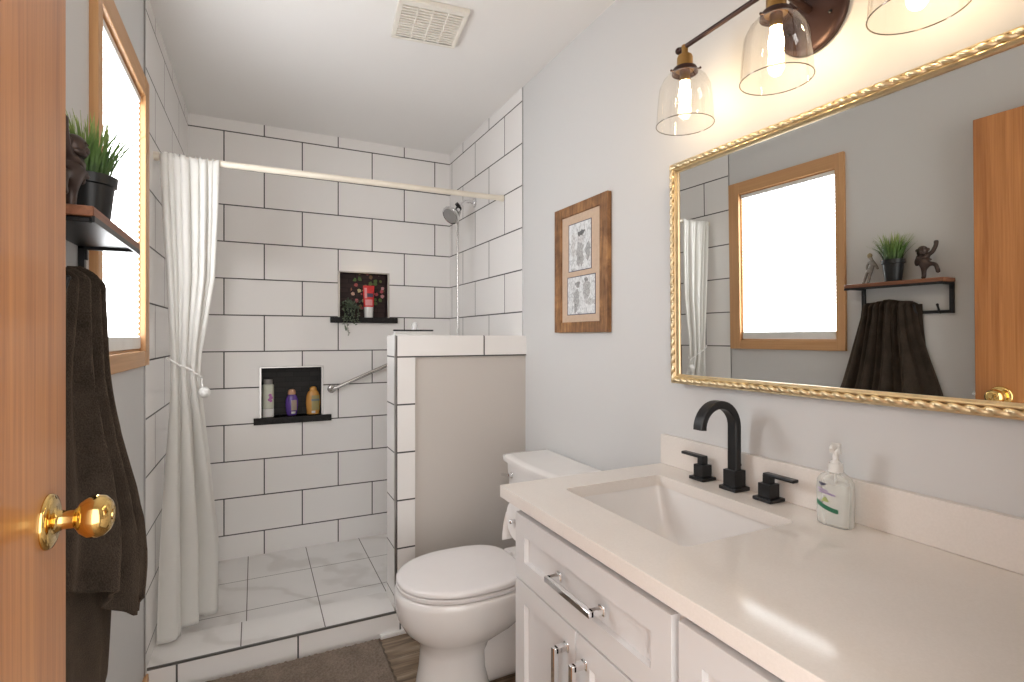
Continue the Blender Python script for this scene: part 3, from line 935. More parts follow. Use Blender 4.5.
# +y in the bottle frame lies left in the view
decal(0.030, -0.016, lambda f: 0.042 - 0.012 * math.sin(f * 1.6), lambda f: 0.052 - 0.013 * math.sin(f * 1.6)).build('green_label_band', M['label_green'], sp)
for k, (ya, yb, z) in enumerate(((0.026, 0.004, 0.0745), (0.024, -0.010, 0.0685))):
    decal(ya, yb, lambda f, z=z: z - 0.004 * f, lambda f, z=z: z + 0.0032 - 0.004 * f).build('purple_label_print', M['label_purple'], sp)
decal(0.024, 0.008, lambda f: 0.086 - 0.004 * math.sin(PI * f), lambda f: 0.0895 - 0.002 * f).build('dark_label_mark', M['label_dark'], sp)
decal(0.018, 0.002, lambda f: 0.050, lambda f: 0.050 + 0.010 * math.sin(PI * f)).build('leaf_label_print', M['leaf_green'], sp)

# ------------------------------------------------------------------ mirror
MY0, MY1, MZ0, MZ1 = 0.19, 1.208, 1.1194, 1.770
mir = thing('mirror', 'large rectangular mirror in a gold rope-carved frame above the vanity', 'mirror', (1.1418, 0.70, MZ0))
mb = (1.1418, 0.70, MZ0)
X0 = 1.1418
FW = 0.028
B().box((X0, MY0 + 0.012, MZ0 + 0.012), (X0 + 0.005, MY1 - 0.012, MZ1 - 0.012)).build('glass', M['mirror'], mir)
def frame_strip(b, p0, p1, inw, sec):
    """sweep a section (u across towards the inside, depth towards the room) with mitred ends"""
    pass
def mitre(sec):
    """closed loop of the section round the mirror: sec = list of (inset, depth)"""
    rings = []
    for cy_, cz_, sy, sz in ((MY0, MZ0, 1, 1), (MY1, MZ0, -1, 1), (MY1, MZ1, -1, -1), (MY0, MZ1, 1, -1)):
        rings.append([(X0 - dep, cy_ + sy * ins, cz_ + sz * ins) for ins, dep in sec])
    rings.append(rings[0])
    b = B()
    t = bmesh.new()
    vs = [[t.verts.new(p) for p in r] for r in rings[:-1]]
    nS = len(sec)
    for a in range(4):
        c = (a + 1) % 4
        for k in range(nS):
            j = (k + 1) % nS
            t.faces.new((vs[a][k], vs[a][j], vs[c][j], vs[c][k]))
    bmesh.ops.recalc_face_normals(t, faces=t.faces[:])
    b._merge(t)
    return b
sec = [(0.0, -0.006), (0.0, 0.008), (0.0015, 0.010), (0.004, 0.010), (0.005, 0.007), (0.017, 0.007), (0.0185, 0.011), (0.021, 0.012), (0.0235, 0.010), (0.0255, 0.004), (0.0275, 0.003), (0.0275, -0.0005), (0.010, -0.006)]
fr_o = mitre(sec).build('frame', M['gold'], mir, sharp=30)
b = B()
ins = 0.0108
def rope(p0, p1, nrm=Vector((-1, 0, 0)), r0=0.0080, pitch=0.0265):
    p0, p1 = Vector(p0), Vector(p1)
    L = (p1 - p0).length; d = (p1 - p0) / L
    side = d.cross(nrm)
    nst = int(L / 0.0028)
    rings = []
    for k in range(nst + 1):
        s = L * k / nst
        ring = []
        for j in range(14):
            th = 2 * PI * j / 14
            rr = r0 * (0.42 + 0.64 * abs(math.cos(th - PI * s / pitch)) ** 0.6)
            ring.append(p0 + d * s + nrm * (rr * math.cos(th)) * 1.05 + side * (rr * math.sin(th)))
        rings.append(ring)
    b.loft(rings)
xr_ = X0 - 0.0085
a_, b_, c_, d_ = MY0 + ins, MY1 - ins, MZ0 + ins, MZ1 - ins
rope((xr_, a_, c_), (xr_, b_, c_)); rope((xr_, b_, d_), (xr_, a_, d_))
rope((xr_, b_, c_), (xr_, b_, d_)); rope((xr_, a_, d_), (xr_, a_, c_))
b.build('rope_moulding', M['gold'], mir, sharp=50)
mir.rotation_euler = (0, -0.0093, 0.0207)

# ------------------------------------------------------------------ vanity light
LX, LZ, LB = 1.03, 2.029, 1.822
LY = (1.056, 0.783, 0.508)
vl = thing('vanity_light', 'oiled bronze bar light with three clear glass bell shades over the mirror', 'wall light', (XR, 0.783, 1.995))
b = B()
b.lathe([(0.0, 0), (0.080, 0), (0.083, 0.003), (0.083, 0.012), (0.078, 0.017), (0.068, 0.0185), (0.0, 0.020)], (XR, 0.783, 1.992), (-1, 0, 0), 56)
b.build('back_plate', M['bronze'], vl)
b = B()
for y in (0.733, 0.833):
    b = B()
    b.lathe([(0, 0), (0.004, 0), (0.004, 0.003), (0, 0.005)], (XR - 0.019, y, 1.975), (-1, 0, 0), 12)
    b.build('plate_screw', M['black'], vl)
b = B()
b.tube([(XR - 0.015, 0.783, 2.005), (XR - 0.05, 0.783, 2.012), (LX + 0.02, 0.783, 2.027), (LX, 0.783, LZ)], 0.009, 12)
b.build('arm', M['bronze'], vl)
b = B()
b.cyl((LX, LY[0] + 0.020, LZ), (LX, LY[2] - 0.020, LZ), 0.0062, n=14)
b.ball((LX, LY[0] + 0.022, LZ), 0.0095); b.ball((LX, LY[2] - 0.022, LZ), 0.0095)
b.build('bar', M['bronze'], vl)
for y in LY:
    b = B()
    b.cyl((LX, y, LZ - 0.022), (LX, y, LZ + 0.004), 0.0085, n=16)
    b.lathe([(0.0, 0), (0.019, 0), (0.0205, 0.004), (0.0205, 0.030), (0.018, 0.036), (0.010, 0.040), (0.0, 0.041)], (LX, y, 1.970), (0, 0, 1), 28)
    so = b.build('lamp_holder', M['old_brass'], vl)
    b = B()
    b.lathe([(0.020, 0.014), (0.030, 0.010), (0.033, 0.004), (0.0335, -0.004), (0.031, -0.004), (0.030, 0.003), (0.020, 0.008)], (LX, y, 1.962), (0, 0, 1), 32, False, False)
    for k in range(3):
        a = 2 * PI * k / 3 + 0.9
        b.cyl((LX + 0.031 * math.cos(a), y + 0.031 * math.sin(a), 1.960), (LX + 0.041 * math.cos(a), y + 0.041 * math.sin(a), 1.960), 0.002, n=8)
        b.ball((LX + 0.042 * math.cos(a), y + 0.042 * math.sin(a), 1.960), 0.0032, 8, 6)
    b.build('shade_gallery', M['bronze'], so)
    outer_p = [(0.029, 1.962), (0.040, 1.957), (0.055, 1.942), (0.0655, 1.920), (0.0690, 1.890), (0.0718, 1.855), (0.0738, LB)]
    inner_p = [(r - 0.0018, z) for r, z in outer_p][::-1]
    b = B()
    b.lathe([(r, z) for r, z in outer_p], (LX, y, 0), (0, 0, 1), 48, False, False)
    gs = b.build('glass_shade', M['shade_glass'], vl, sharp=60)
    b = B()
    b.tube([(LX + 0.0738 * math.cos(2 * PI * k / 48), y + 0.0738 * math.sin(2 * PI * k / 48), LB) for k in range(48)], 0.0013, 8, closed=True)
    b.build('shade_rim', M['glass_rim'], gs)
    b = B()
    b.lathe([(0.0, 1.880), (0.008, 1.882), (0.0140, 1.889), (0.0165, 1.899), (0.0160, 1.908), (0.0135, 1.920), (0.0115, 1.932), (0.0125, 1.938), (0.0, 1.938)], (LX, y, 0), (0, 0, 1), 24)
    b.build('bulb', M['bulb'], vl)
    b = B()
    b.lathe([(0.0, 1.937), (0.0133, 1.937), (0.0133, 1.966), (0.024, 1.9665), (0.0, 1.972)], (LX, y, 0), (0, 0, 1), 20)
    b.build('bulb_cap', M['old_brass'], so)

# ------------------------------------------------------------------ framed sketches
PYa, PYb, PZa, PZb = 1.548, 1.920, 1.274, 1.785
pf = thing('picture_frame', 'rustic wood frame with two pencil sketches on a tan mat, right wall', 'picture', (XR, (PYa + PYb) / 2, PZa))
b = B()
fw = 0.062
xf = XR - 0.020
fr_, fl_ = 0.050, 0.052
b.box((xf, PYa, PZa), (XR, PYa + fr_, PZb), 0.003)
b.box((xf, PYb - fl_, PZa), (XR, PYb, PZb), 0.003)
b.box((xf + 0.0005, PYa + fr_, PZa), (XR, PYb - fl_, PZa + 0.042), 0.003)
b.box((xf + 0.0005, PYa + fr_, PZb - 0.042), (XR, PYb - fl_, PZb), 0.003)
b.build('wood_frame', M['barn'], pf)
B().box((XR - 0.012, PYa + fr_ - 0.004, PZa + 0.038), (XR - 0.001, PYb - fl_ + 0.004, PZb - 0.038)).build('mat_board', M['matboard'], pf)
for i, (ya, yb, za, zb) in enumerate(((1.660, 1.815, 1.520, 1.706), (1.634, 1.824, 1.347, 1.494))):
    b = B()
    e = 0.003
    b.box((XR - 0.0132, ya - e, za - e), (XR - 0.0118, yb + e, za)); b.box((XR - 0.0132, ya - e, zb), (XR - 0.0118, yb + e, zb + e))
    b.box((XR - 0.0132, ya - e, za), (XR - 0.0118, ya, zb)); b.box((XR - 0.0132, yb, za), (XR - 0.0118, yb + e, zb))
    pr = B().box((XR - 0.0126, ya, za), (XR - 0.0115, yb, zb)).build('pencil_sketch', M[('sketch_a', 'sketch_b')[i]], pf)
    b.build('dark_border', M['label_dark'], pr)

# ------------------------------------------------------------------ toilet
TY = 1.785
to = thing('toilet', 'white two-piece toilet with closed lid between the half wall and the vanity', 'toilet', (0.75, TY, 0.0))
def egg(xf, xb, hb, z, n=44, e=2.25, cxr=0.42):
    """outline with a pointed front (-X) and squarer back"""
    cx = lerp(xf, xb, 0.52)
    o = []
    for k in range(n):
        t_ = 2 * PI * k / n
        c, s = math.cos(t_), math.sin(t_)
        if c < 0:
            x = cx + (cx - xf) * -abs(c) ** (2 / 2.1)
            y = hb * math.copysign(abs(s) ** (2 / 2.1), s)
        else:
            x = cx + (xb - cx) * abs(c) ** (2 / 3.2)
            y = hb * math.copysign(abs(s) ** (2 / 3.2), s)
        o.append((x, TY + y, z))
    return o
rings = [egg(0.503, 0.76, 0.122, 0.0), egg(0.500, 0.765, 0.126, 0.010), egg(0.508, 0.755, 0.118, 0.04), egg(0.518, 0.745, 0.110, 0.10), egg(0.522, 0.745, 0.108, 0.16),
         egg(0.516, 0.76, 0.114, 0.195), egg(0.492, 0.80, 0.138, 0.222), egg(0.462, 0.85, 0.165, 0.252), egg(0.442, 0.90, 0.183, 0.290), egg(0.434, 0.94, 0.192, 0.330),
         egg(0.431, 0.95, 0.195, 0.360), egg(0.433, 0.95, 0.195, 0.380), egg(0.445, 0.945, 0.186, 0.388)]
b = B(); b.loft(rings)
bowl = b.build('bowl', M['porcelain'], to, sharp=60)
b = B()
rr = []
for x, hb, ztop in ((0.66, 0.088, 0.35), (0.74, 0.086, 0.36), (0.84, 0.083, 0.37), (0.95, 0.082, 0.375), (1.03, 0.080, 0.37), (1.07, 0.06, 0.34)):
    ring = []
    for k in range(24):
        t_ = 2 * PI * k / 24
        ring.append((x, TY + hb * math.copysign(abs(math.cos(t_)) ** 0.8, math.cos(t_)), ztop / 2 + ztop / 2 * math.copysign(abs(math.sin(t_)) ** 0.7, math.sin(t_))))
    rr.append(ring)
b.loft(rr)
b.build('trapway', M['porcelain'], bowl, sharp=60)
# deck below the tank
B().box((0.90, TY - 0.155, 0.34), (1.13, TY + 0.155, 0.402), 0.02, 4).build('tank_deck', M['porcelain'], bowl)
def tank_ring(z, xf, hy, bow=0.018):
    o = []
    for k in range(21):
        f = -1 + 2 * k / 20
        o.append((xf + bow * (f * f), TY + f * hy, z))
    o += [(1.138, TY + hy, z), (1.138, TY - hy, z)]
    return o
B().loft([tank_ring(0.400, 0.965, 0.180), tank_ring(0.41, 0.958, 0.186), tank_ring(0.58, 0.945, 0.200), tank_ring(0.735, 0.938, 0.208)]).build('tank', M['porcelain'], to, sharp=50)
B().loft([tank_ring(0.7355, 0.934, 0.212), tank_ring(0.738, 0.925, 0.220), tank_ring(0.756, 0.923, 0.222), tank_ring(0.763, 0.926, 0.219), tank_ring(0.768, 0.938, 0.208), tank_ring(0.769, 0.95, 0.19)]).build('tank_lid', M['porcelain'], to, sharp=50)
b = B()
b.lathe([(0, 0), (0.013, 0), (0.013, 0.006), (0.008, 0.010), (0.008, 0.018), (0, 0.018)], (0.954, TY + 0.155, 0.690), (-1, 0, 0), 20)
b.tube([(0.938, TY + 0.155, 0.690), (0.932, TY + 0.18, 0.686), (0.936, TY + 0.215, 0.680)], [0.006, 0.0065, 0.007], 12)
b.build('flush_lever', M['chrome'], to)
def seat_ring(z, g=0.0, xf=0.4405, xb=0.885, hb=0.186):
    o = []
    for x, y, _ in egg(xf - g, xb + g, hb + g, z, 56):
        o.append((x, y, z))
    return o
B().loft([seat_ring(0.389, -0.006), seat_ring(0.391, 0.0), seat_ring(0.402, 0.002), seat_ring(0.4055, -0.003)]).build('seat', M['seat'], to, sharp=60)
B().loft([seat_ring(0.4075, -0.004), seat_ring(0.409, 0.0), seat_ring(0.419, 0.001), seat_ring(0.4245, -0.004), seat_ring(0.4275, -0.014), seat_ring(0.4295, -0.05), seat_ring(0.4305, -0.12)]).build('seat_lid', M['seat'], to, sharp=60)
for s in (-1, 1):
    b = B(); b.box((0.855, TY + s * 0.075 - 0.018, 0.384), (0.905, TY + s * 0.075 + 0.018, 0.418), 0.006, 3); b.build('hinge', M['seat'], to)
    b = B(); b.lathe([(0.014, 0), (0.014, 0.006), (0.009, 0.014), (0, 0.016)], (0.70, TY + s * 0.128, 0.0), (0, 0, 1), 18); b.build('bolt_cap', M['white_plastic'], to)

# toilet paper on the end of the vanity
th = thing('toilet_paper_holder', 'chrome toilet paper holder on the end panel of the vanity', 'paper holder', (0.71, VY1, 0.745))
b = B()
b.lathe([(0, 0), (0.022, 0), (0.022, 0.004), (0.012, 0.008), (0, 0.008)], (0.775, VY1, 0.745), (0, 1, 0), 24)
b.tube([(0.775, VY1 + 0.004, 0.745), (0.775, VY1 + 0.05, 0.745), (0.772, VY1 + 0.062, 0.745), (0.762, VY1 + 0.066, 0.745), (0.640, VY1 + 0.066, 0.745)], 0.0055, 12)
b.ball((0.640, VY1 + 0.066, 0.745), 0.0065)
b.build('holder_arm', M['chrome'], th)
tp = thing('toilet_paper_roll', 'white toilet paper roll with a hanging sheet beside the vanity corner', 'toilet paper', (0.70, VY1 + 0.066, 0.745))
rc = (0.700, VY1 + 0.066, 0.745)
b = B()
b.lathe([(0.0062, 0.0), (0.050, 0.0), (0.052, 0.001), (0.052, 0.101), (0.050, 0.102), (0.0062, 0.102), (0.0062, 0.0)], (0.649, rc[1], rc[2]), (1, 0, 0), 40, False, False)
b.build('roll', M['paper'], tp)
def sheet(u, w_):
    z = lerp(rc[2] + 0.01, 0.676, w_)
    return (lerp(0.649, 0.751, u) - 0.012 * w_ * (1 - u), rc[1] + 0.0525 + 0.006 * math.sin(w_ * 3), z)
B().grid(sheet, 6, 10).build('loose_sheet', M['paper'], tp, thick=0.0008)

# ------------------------------------------------------------------ bath mat
def mat_fn(u, w_):
    x = lerp(-0.285, 0.468, u); y = lerp(1.72, 2.188, w_)
    e = min(u, 1 - u) * 0.75 / 0.012; e2 = min(w_, 1 - w_) * 0.47 / 0.012
    h = 0.017 * sstep(min(e, e2))
    bump = 0.004 * abs(math.sin(u * 110 + 2.5 * math.sin(w_ * 31))) * abs(math.sin(w_ * 70 + 2 * math.sin(u * 43)))
    jit = 0.004 * math.sin(w_ * 60) if u > 0.999 else 0
    jy = 0.003 * math.sin(u * 90) + 0.003 * math.sin(u * 37) if w_ > 0.999 else 0
    return (x + jit, y + jy, 0.002 + h + (bump if min(e, e2) > 0.5 else 0) + random.uniform(0, 0.0015))
tag(B().grid(mat_fn, 170, 110).build('bath_mat', M['bath_mat'], base=(0.09, 1.95, 0.0), sharp=80), 'taupe chenille bath mat lying along the shower curb', 'bath mat')

# ------------------------------------------------------------------ shower fittings
RL, RR_ = Vector((XT, 2.342, 1.930)), Vector((XR, 2.470, 1.974))
rd = thing('shower_curtain_rod', 'cream tension rod spanning the shower below the ceiling', 'curtain rod', tuple((RL + RR_) / 2))
du = (RR_ - RL).normalized()
b = B(); b.tube([RL + du * 0.004, RL + du * 0.55], 0.0105, 16)
b.build('inner_tube', M['rod'], rd)
b = B(); b.tube([RL + du * 0.19, RR_ - du * 0.004], 0.0135, 16)
b.build('outer_tube', M['rod'], rd)
for p, s in ((RL, 1), (RR_, -1)):
    b = B(); b.lathe([(0.0, 0), (0.0165, 0), (0.0165, 0.012), (0.0145, 0.02), (0.0, 0.02)], p, du * s, 20); b.build('end_cap', M['rod'], rd)

cu = thing('shower_curtain', 'white cloth shower curtain gathered and tied at the left of the shower', 'shower curtain', (-0.22, 2.36, 0.11))
NF = 8
def cur(u, w_):
    # u across, w_ from top to bottom
    zt = lerp(1.936, 1.942, u) + 0.006 * math.cos(2 * PI * 9 * u)
    zb = 0.112 + 0.010 * math.sin(u * 6)
    z = lerp(zt, zb, w_)
    zz = (z - 0.11) / 1.81
    tab = [(0.0, -0.312, 2.305, -0.122, 2.600, 0.026), (0.16, -0.308, 2.31, -0.124, 2.575, 0.024), (0.32, -0.300, 2.32, -0.150, 2.47, 0.022), (0.46, -0.288, 2.33, -0.176, 2.40, 0.018),
           (0.545, -0.282, 2.335, -0.192, 2.365, 0.014), (0.60, -0.284, 2.338, -0.186, 2.362, 0.016), (0.76, -0.302, 2.340, -0.140, 2.358, 0.022), (0.9, -0.318, 2.334, -0.128, 2.350, 0.020), (1.0, -0.326, 2.322, -0.124, 2.340, 0.010)]
    x0, y0, x1, y1, am = interp(tab, zz)
    # bunching: folds are uneven
    uu = u + 0.035 * math.sin(u * 9.0 + 1.0)
    uu = max(0, min(1, uu))
    dx, dy = x1 - x0, y1 - y0
    L = math.hypot(dx, dy)
    nx, ny = -dy / L, dx / L
    ph = 2 * PI * NF * u + 0.5 * math.sin(3 * zz + u * 4)
    tw_ = sstep((zz - 0.25) / 0.6)
    o = am * (0.30 + 0.70 * tw_) * math.sin(ph) * (0.75 + 0.25 * math.sin(11 * u)) + am * (1.0 - 0.6 * tw_) * math.sin(2 * PI * 3.2 * uu + 1.2 + 1.5 * zz)
    lat = 0.006 * math.cos(ph * 1.0)
    return (x0 + dx * uu + nx * o + dx / L * lat, y0 + dy * uu + ny * o + dy / L * lat, z)
B().grid(cur, 180, 90).build('cloth', M['curtain'], cu, thick=0.0014, sharp=80)
for k in range(9):
    u = (k + 0.5) / 9
    px = lerp(-0.306, -0.136, u)
    f = (px - RL.x) / (RR_.x - RL.x)
    p = RL + (RR_ - RL) * f
    b = B()
    tilt = random.uniform(-0.35, 0.35)
    pts = []
    for j in range(20):
        a = 2 * PI * j / 20
        pts.append((p.x + 0.020 * math.sin(a) * math.sin(tilt) , p.y + 0.0195 * math.sin(a), p.z - 0.006 + 0.0205 * math.cos(a)))
    b.tube(pts, 0.0022, 8, closed=True)
    b.build('curtain_ring', M['white_plastic'], cu)
tb = thing('curtain_tieback', 'white cord with a round bead tied round the middle of the shower curtain', 'tieback', (-0.23, 2.35, 1.11))
pts = []
for j in range(40):
    a = 2 * PI * j / 40
    ca, sa = math.cos(a), math.sin(a)
    x = -0.237 + 0.0555 * math.copysign(abs(ca) ** 0.8, ca)
    y = 2.350 + 0.012 * ca + 0.030 * math.copysign(abs(sa) ** 0.8, sa)
    pts.append((x, y, 1.138 - 0.040 * ca - 0.006 * sa))
b = B(); b.tube(pts, 0.0034, 8, closed=True)
b.tube([(-0.182, 2.352, 1.098), (-0.181, 2.345, 1.085), (-0.178, 2.342, 1.060)], 0.0026, 8)
b.build('cord', M['cord'], tb)
b = B(); b.ball((-0.172, 2.340, 1.043), (0.021, 0.020, 0.021), 20, 12); b.cyl((-0.178, 2.342, 1.056), (-0.179, 2.342, 1.066), 0.007, 0.004, 12); b.build('bead', M['white_plastic'], tb)

shh = thing('wall_shower', 'chrome shower head on a curved arm with hose on the right shower wall', 'shower', (XR, 2.86, 2.036))
b = B()
b.lathe([(0, 0), (0.028, 0), (0.028, 0.004), (0.018, 0.012), (0.010, 0.014), (0, 0.014)], (XR, 2.86, 2.038), (-1, 0, 0), 28)
b.build('flange', M['chrome'], shh)
b = B()
b.tube([(XR - 0.005, 2.86, 2.038), (XR - 0.035, 2.856, 2.044), (XR - 0.065, 2.85, 2.038), (XR - 0.088, 2.845, 2.022), (XR - 0.105, 2.84, 1.998)], 0.0105, 14)
b.build('arm', M['chrome'], shh)
b = B()
b.ball((XR - 0.110, 2.838, 1.989), 0.018)
b.cyl((XR - 0.125, 2.832, 2.016), (XR - 0.100, 2.842, 1.996), 0.011, 0.011, 14)
b.build('diverter', M['black'], shh)
hd = Vector((-0.74, -0.30, -0.60)).normalized()
b = B()
b.lathe([(0.0, -0.002), (0.015, 0.0), (0.018, 0.022), (0.026, 0.038), (0.048, 0.058), (0.0545, 0.068), (0.0545, 0.077), (0.050, 0.080), (0.0, 0.079)], (XR - 0.112, 2.836, 1.984), hd, 32)
hb = b.build('shower_head', M['chrome'], shh)
b = B()
q = Vector((0, 0, 1)).rotation_difference(hd)
fcen = Vector((XR - 0.112, 2.836, 1.984)) + hd * 0.0785
b.lathe([(0.0, 0.0), (0.045, 0.0), (0.044, 0.003), (0.0, 0.0035)], fcen, hd, 28)
for rr_, nn_ in ((0.012, 6), (0.023, 10), (0.038, 16)):
    for k in range(nn_):
        a = 2 * PI * k / nn_
        c = fcen + q @ Vector((rr_ * math.cos(a), rr_ * math.sin(a), 0.0025))
        b.cyl(c, c + hd * 0.003, 0.0016, 0.0012, 6)
b.build('nozzle_face', M['grey_cap'], hb)
b = B()
b.tube([(XR - 0.106, 2.826, 1.971), (XR - 0.118, 2.822, 1.936), (XR - 0.121, 2.820, 1.88), (XR - 0.121, 2.820, 1.5), (XR - 0.118, 2.820, 1.1), (XR - 0.095, 2.820, 0.86), (XR - 0.060, 2.822, 0.78), (XR - 0.02, 2.825, 0.80), (XR - 0.002, 2.825, 0.80)], 0.0065, 12)
b.build('hose', M['satin'], shh)

gb = thing('grab_bar', 'slanted steel grab bar on the tiled back wall of the shower', 'grab bar', (0.403, YB, 0.948))
ga, gc = Vector((0.424, YB - 0.040, 0.950)), Vector((0.90, YB - 0.040, 1.150))
b = B(); b.tube([(ga.x - 0.008, YB - 0.006, ga.z - 0.003), (ga.x - 0.006, YB - 0.028, ga.z - 0.002), ga + (gc - ga) * 0.03, gc - (gc - ga) * 0.03, (gc.x + 0.006, YB - 0.028, gc.z + 0.002), (gc.x + 0.008, YB - 0.006, gc.z + 0.003)], 0.0108, 16)
b.build('bar', M['satin'], gb)
for p in ((ga.x - 0.008, YB, ga.z - 0.003), (gc.x + 0.008, YB, gc.z + 0.003)):
    b = B(); b.lathe([(0, 0), (0.025, 0), (0.025, 0.005), (0.021, 0.010), (0.013, 0.013), (0, 0.013)], p, (0, -1, 0), 28); b.build('flange', M['satin'], gb)

# squeegee lying on the half wall
sq = thing('squeegee', 'clear plastic squeegee with a black blade lying on the half wall', 'squeegee', (0.66, 2.30, PZ))
b = B()
b.box((0.545, 2.275, PZ), (0.715, 2.292, PZ + 0.011), 0.003, 3)
b.box((0.548, 2.270, PZ + 0.010), (0.712, 2.284, PZ + 0.019), 0.002)
b.build('blade_holder', M['white_plastic'], sq)
B().box((0.542, 2.262, PZ + 0.0185), (0.718, 2.282, PZ + 0.0255), 0.001, 1).build('rubber_blade', M['rubber'], sq)
b = B(); b.tube([(0.640, 2.288, PZ + 0.015), (0.644, 2.305, PZ + 0.035), (0.650, 2.325, PZ + 0.047), (0.656, 2.350, PZ + 0.052)], [0.011, 0.0125, 0.013, 0.010], 14)
b.build('handle', M['clear_plastic'], sq)

# ------------------------------------------------------------------ niche contents
NZ1, NZ2 = 1.375, 0.796
SC = 1.0                   # size of the bottle being built
def capsule(c, prof, mat, n, name, parent, flat=1.0, e=2.0, axis_rot=0.0):
    """flattened bottle body: prof = (half width, height)"""
    rings = []
    for r, z in prof:
        ring = []
        for k in range(n):
            t_ = 2 * PI * k / n
            x = r * math.copysign(abs(math.cos(t_)) ** (2 / e), math.cos(t_)); y = r * flat * math.copysign(abs(math.sin(t_)) ** (2 / e), math.sin(t_))
            ring.append((c[0] + x * SC, c[1] + y * SC, c[2] + z * SC))
        rings.append(ring)
    return B().loft(rings).build(name, mat, parent, sharp=50)

# red tube standing on its white cap
c = (0.640, YB + 0.035, NZ1)
tu = thing('lotion_tube', 'red lotion tube standing on its white cap in the upper niche', 'tube', c)
capsule(c, [(0.024, 0.0), (0.0255, 0.002), (0.028, 0.058), (0.0285, 0.066)], M['white_plastic'], 32, 'cap', tu)
rings = []
for z, hw_, hd_ in ((0.066, 0.029, 0.024), (0.070, 0.031, 0.025), (0.12, 0.033, 0.019), (0.17, 0.0345, 0.009), (0.186, 0.035, 0.003), (0.200, 0.035, 0.0018)):
    rings.append([(c[0] + hw_ * math.cos(2 * PI * k / 32), c[1] + hd_ * math.sin(2 * PI * k / 32), c[2] + z) for k in range(32)])
bd = B().loft(rings).build('tube_body', M['red_tube'], tu, sharp=50)
def tube_patch(x0, x1, z0, z1, name, mat, par):
    def fn(u, w_):
        x = lerp(x0, x1, u); z = lerp(z0, z1, w_)
        hw_, hd_ = interp([(0.066, 0.029, 0.024), (0.070, 0.031, 0.025), (0.12, 0.033, 0.019), (0.17, 0.0345, 0.009), (0.2, 0.035, 0.0018)], z)
        return (c[0] + x, c[1] - hd_ * math.sqrt(max(0, 1 - (x / hw_) ** 2)) - 0.0008, c[2] + z)
    return B().grid(fn, 8, 6).build(name, mat, par)
tube_patch(-0.024, 0.020, 0.076, 0.112, 'pink_print', M['pink'], bd)
tube_patch(-0.012, 0.026, 0.128, 0.152, 'dark_print', M['label_dark'], bd)
tube_patch(-0.027, -0.012, 0.120, 0.185, 'pale_print', M['pink'], bd)

# trailing plant at the left of the upper niche
c = (0.525, YB + 0.040, NZ1)
tpn = thing('trailing_plant', 'small trailing grey-green plant spilling over the upper niche sill', 'plant', c)
b = B(); b.lathe([(0.0, 0), (0.026, 0), (0.028, 0.003), (0.034, 0.05), (0.036, 0.056), (0.033, 0.056), (0.030, 0.050), (0, 0.048)], c, (0, 0, 1), 28)
b.build('pot', M['pot_black'], tpn)
rg = random.Random(3)
sb, lb = B(), B()
def leaf(bb, p, dirv, ln, wd):
    dirv = dirv.normalized()
    sd = dirv.cross(Vector((rg.uniform(-1, 1), rg.uniform(-1, 1), rg.uniform(-0.2, 1)))).normalized()
    nn = sd.cross(dirv).normalized() * (0.15 * ln)
    t = bmesh.new()
    a = [t.verts.new(q_) for q_ in (p, p + dirv * ln * 0.35 + sd * wd + nn, p + dirv * ln * 0.75 + sd * wd * 0.7 + nn, p + dirv * ln, p + dirv * ln * 0.75 - sd * wd * 0.7 + nn, p + dirv * ln * 0.35 - sd * wd + nn)]
    m_ = t.verts.new(p + dirv * ln * 0.5)
    for i_ in range(6):
        t.faces.new((m_, a[i_], a[(i_ + 1) % 6]))
    bb._merge(t)
def strand(pts, r=0.0011, step=0.008, ln=0.013, wd=0.0045):
    pts = [Vector(p) for p in pts]
    fine = []
    for i_ in range(len(pts) - 1):
        p0 = pts[max(i_ - 1, 0)]; p1 = pts[i_]; p2 = pts[i_ + 1]; p3 = pts[min(i_ + 2, len(pts) - 1)]
        for k_ in range(6):
            s_ = k_ / 6
            fine.append(0.5 * ((2 * p1) + (p2 - p0) * s_ + (2 * p0 - 5 * p1 + 4 * p2 - p3) * s_ ** 2 + (3 * p1 - p0 - 3 * p2 + p3) * s_ ** 3))
    fine.append(pts[-1])
    sb.tube(fine, r, 5)
    acc = 0
    for p0, p1 in zip(fine[:-1], fine[1:]):
        acc += (p1 - p0).length
        if acc > step:
            acc = 0
            d_ = (p1 - p0).normalized()
            for s_ in (-1, 1):
                leaf(lb, p1, d_ * 0.5 + Vector((rg.uniform(-1, 1), rg.uniform(-1, 0.5), rg.uniform(-0.4, 0.7))), ln * rg.uniform(0.7, 1.2), wd * rg.uniform(0.7, 1.2))
top = Vector((c[0], c[1], NZ1 + 0.055))
for k in range(26):
    a = rg.uniform(0, 2 * PI); h = rg.uniform(0.01, 0.075); rr_ = rg.uniform(0.025, 0.078)
    e_ = top + Vector((rr_ * math.cos(a), 0.5 * rr_ * math.sin(a) - 0.01, h - 0.02))
    e_.x = max(e_.x, N1[0] + 0.018)
    strand([top, top.lerp(e_, 0.5) + Vector((0, 0, 0.02)), e_])
for x_, drop in ((0.487, -0.075), (0.505, -0.105), (0.545, -0.045), (0.528, -0.02), (0.568, -0.03)):
    strand([top, Vector((x_, YB + 0.01, NZ1 + 0.06)), Vector((x_, YB - 0.026, NZ1 + 0.03)), Vector((x_ - 0.006, YB - 0.030, NZ1 - 0.02)), Vector((x_ + 0.006, YB - 0.030, NZ1 + drop))])
st_o = sb.build('stems', M['stem'], tpn)
lb.build('leaves', M['vine'], tpn)

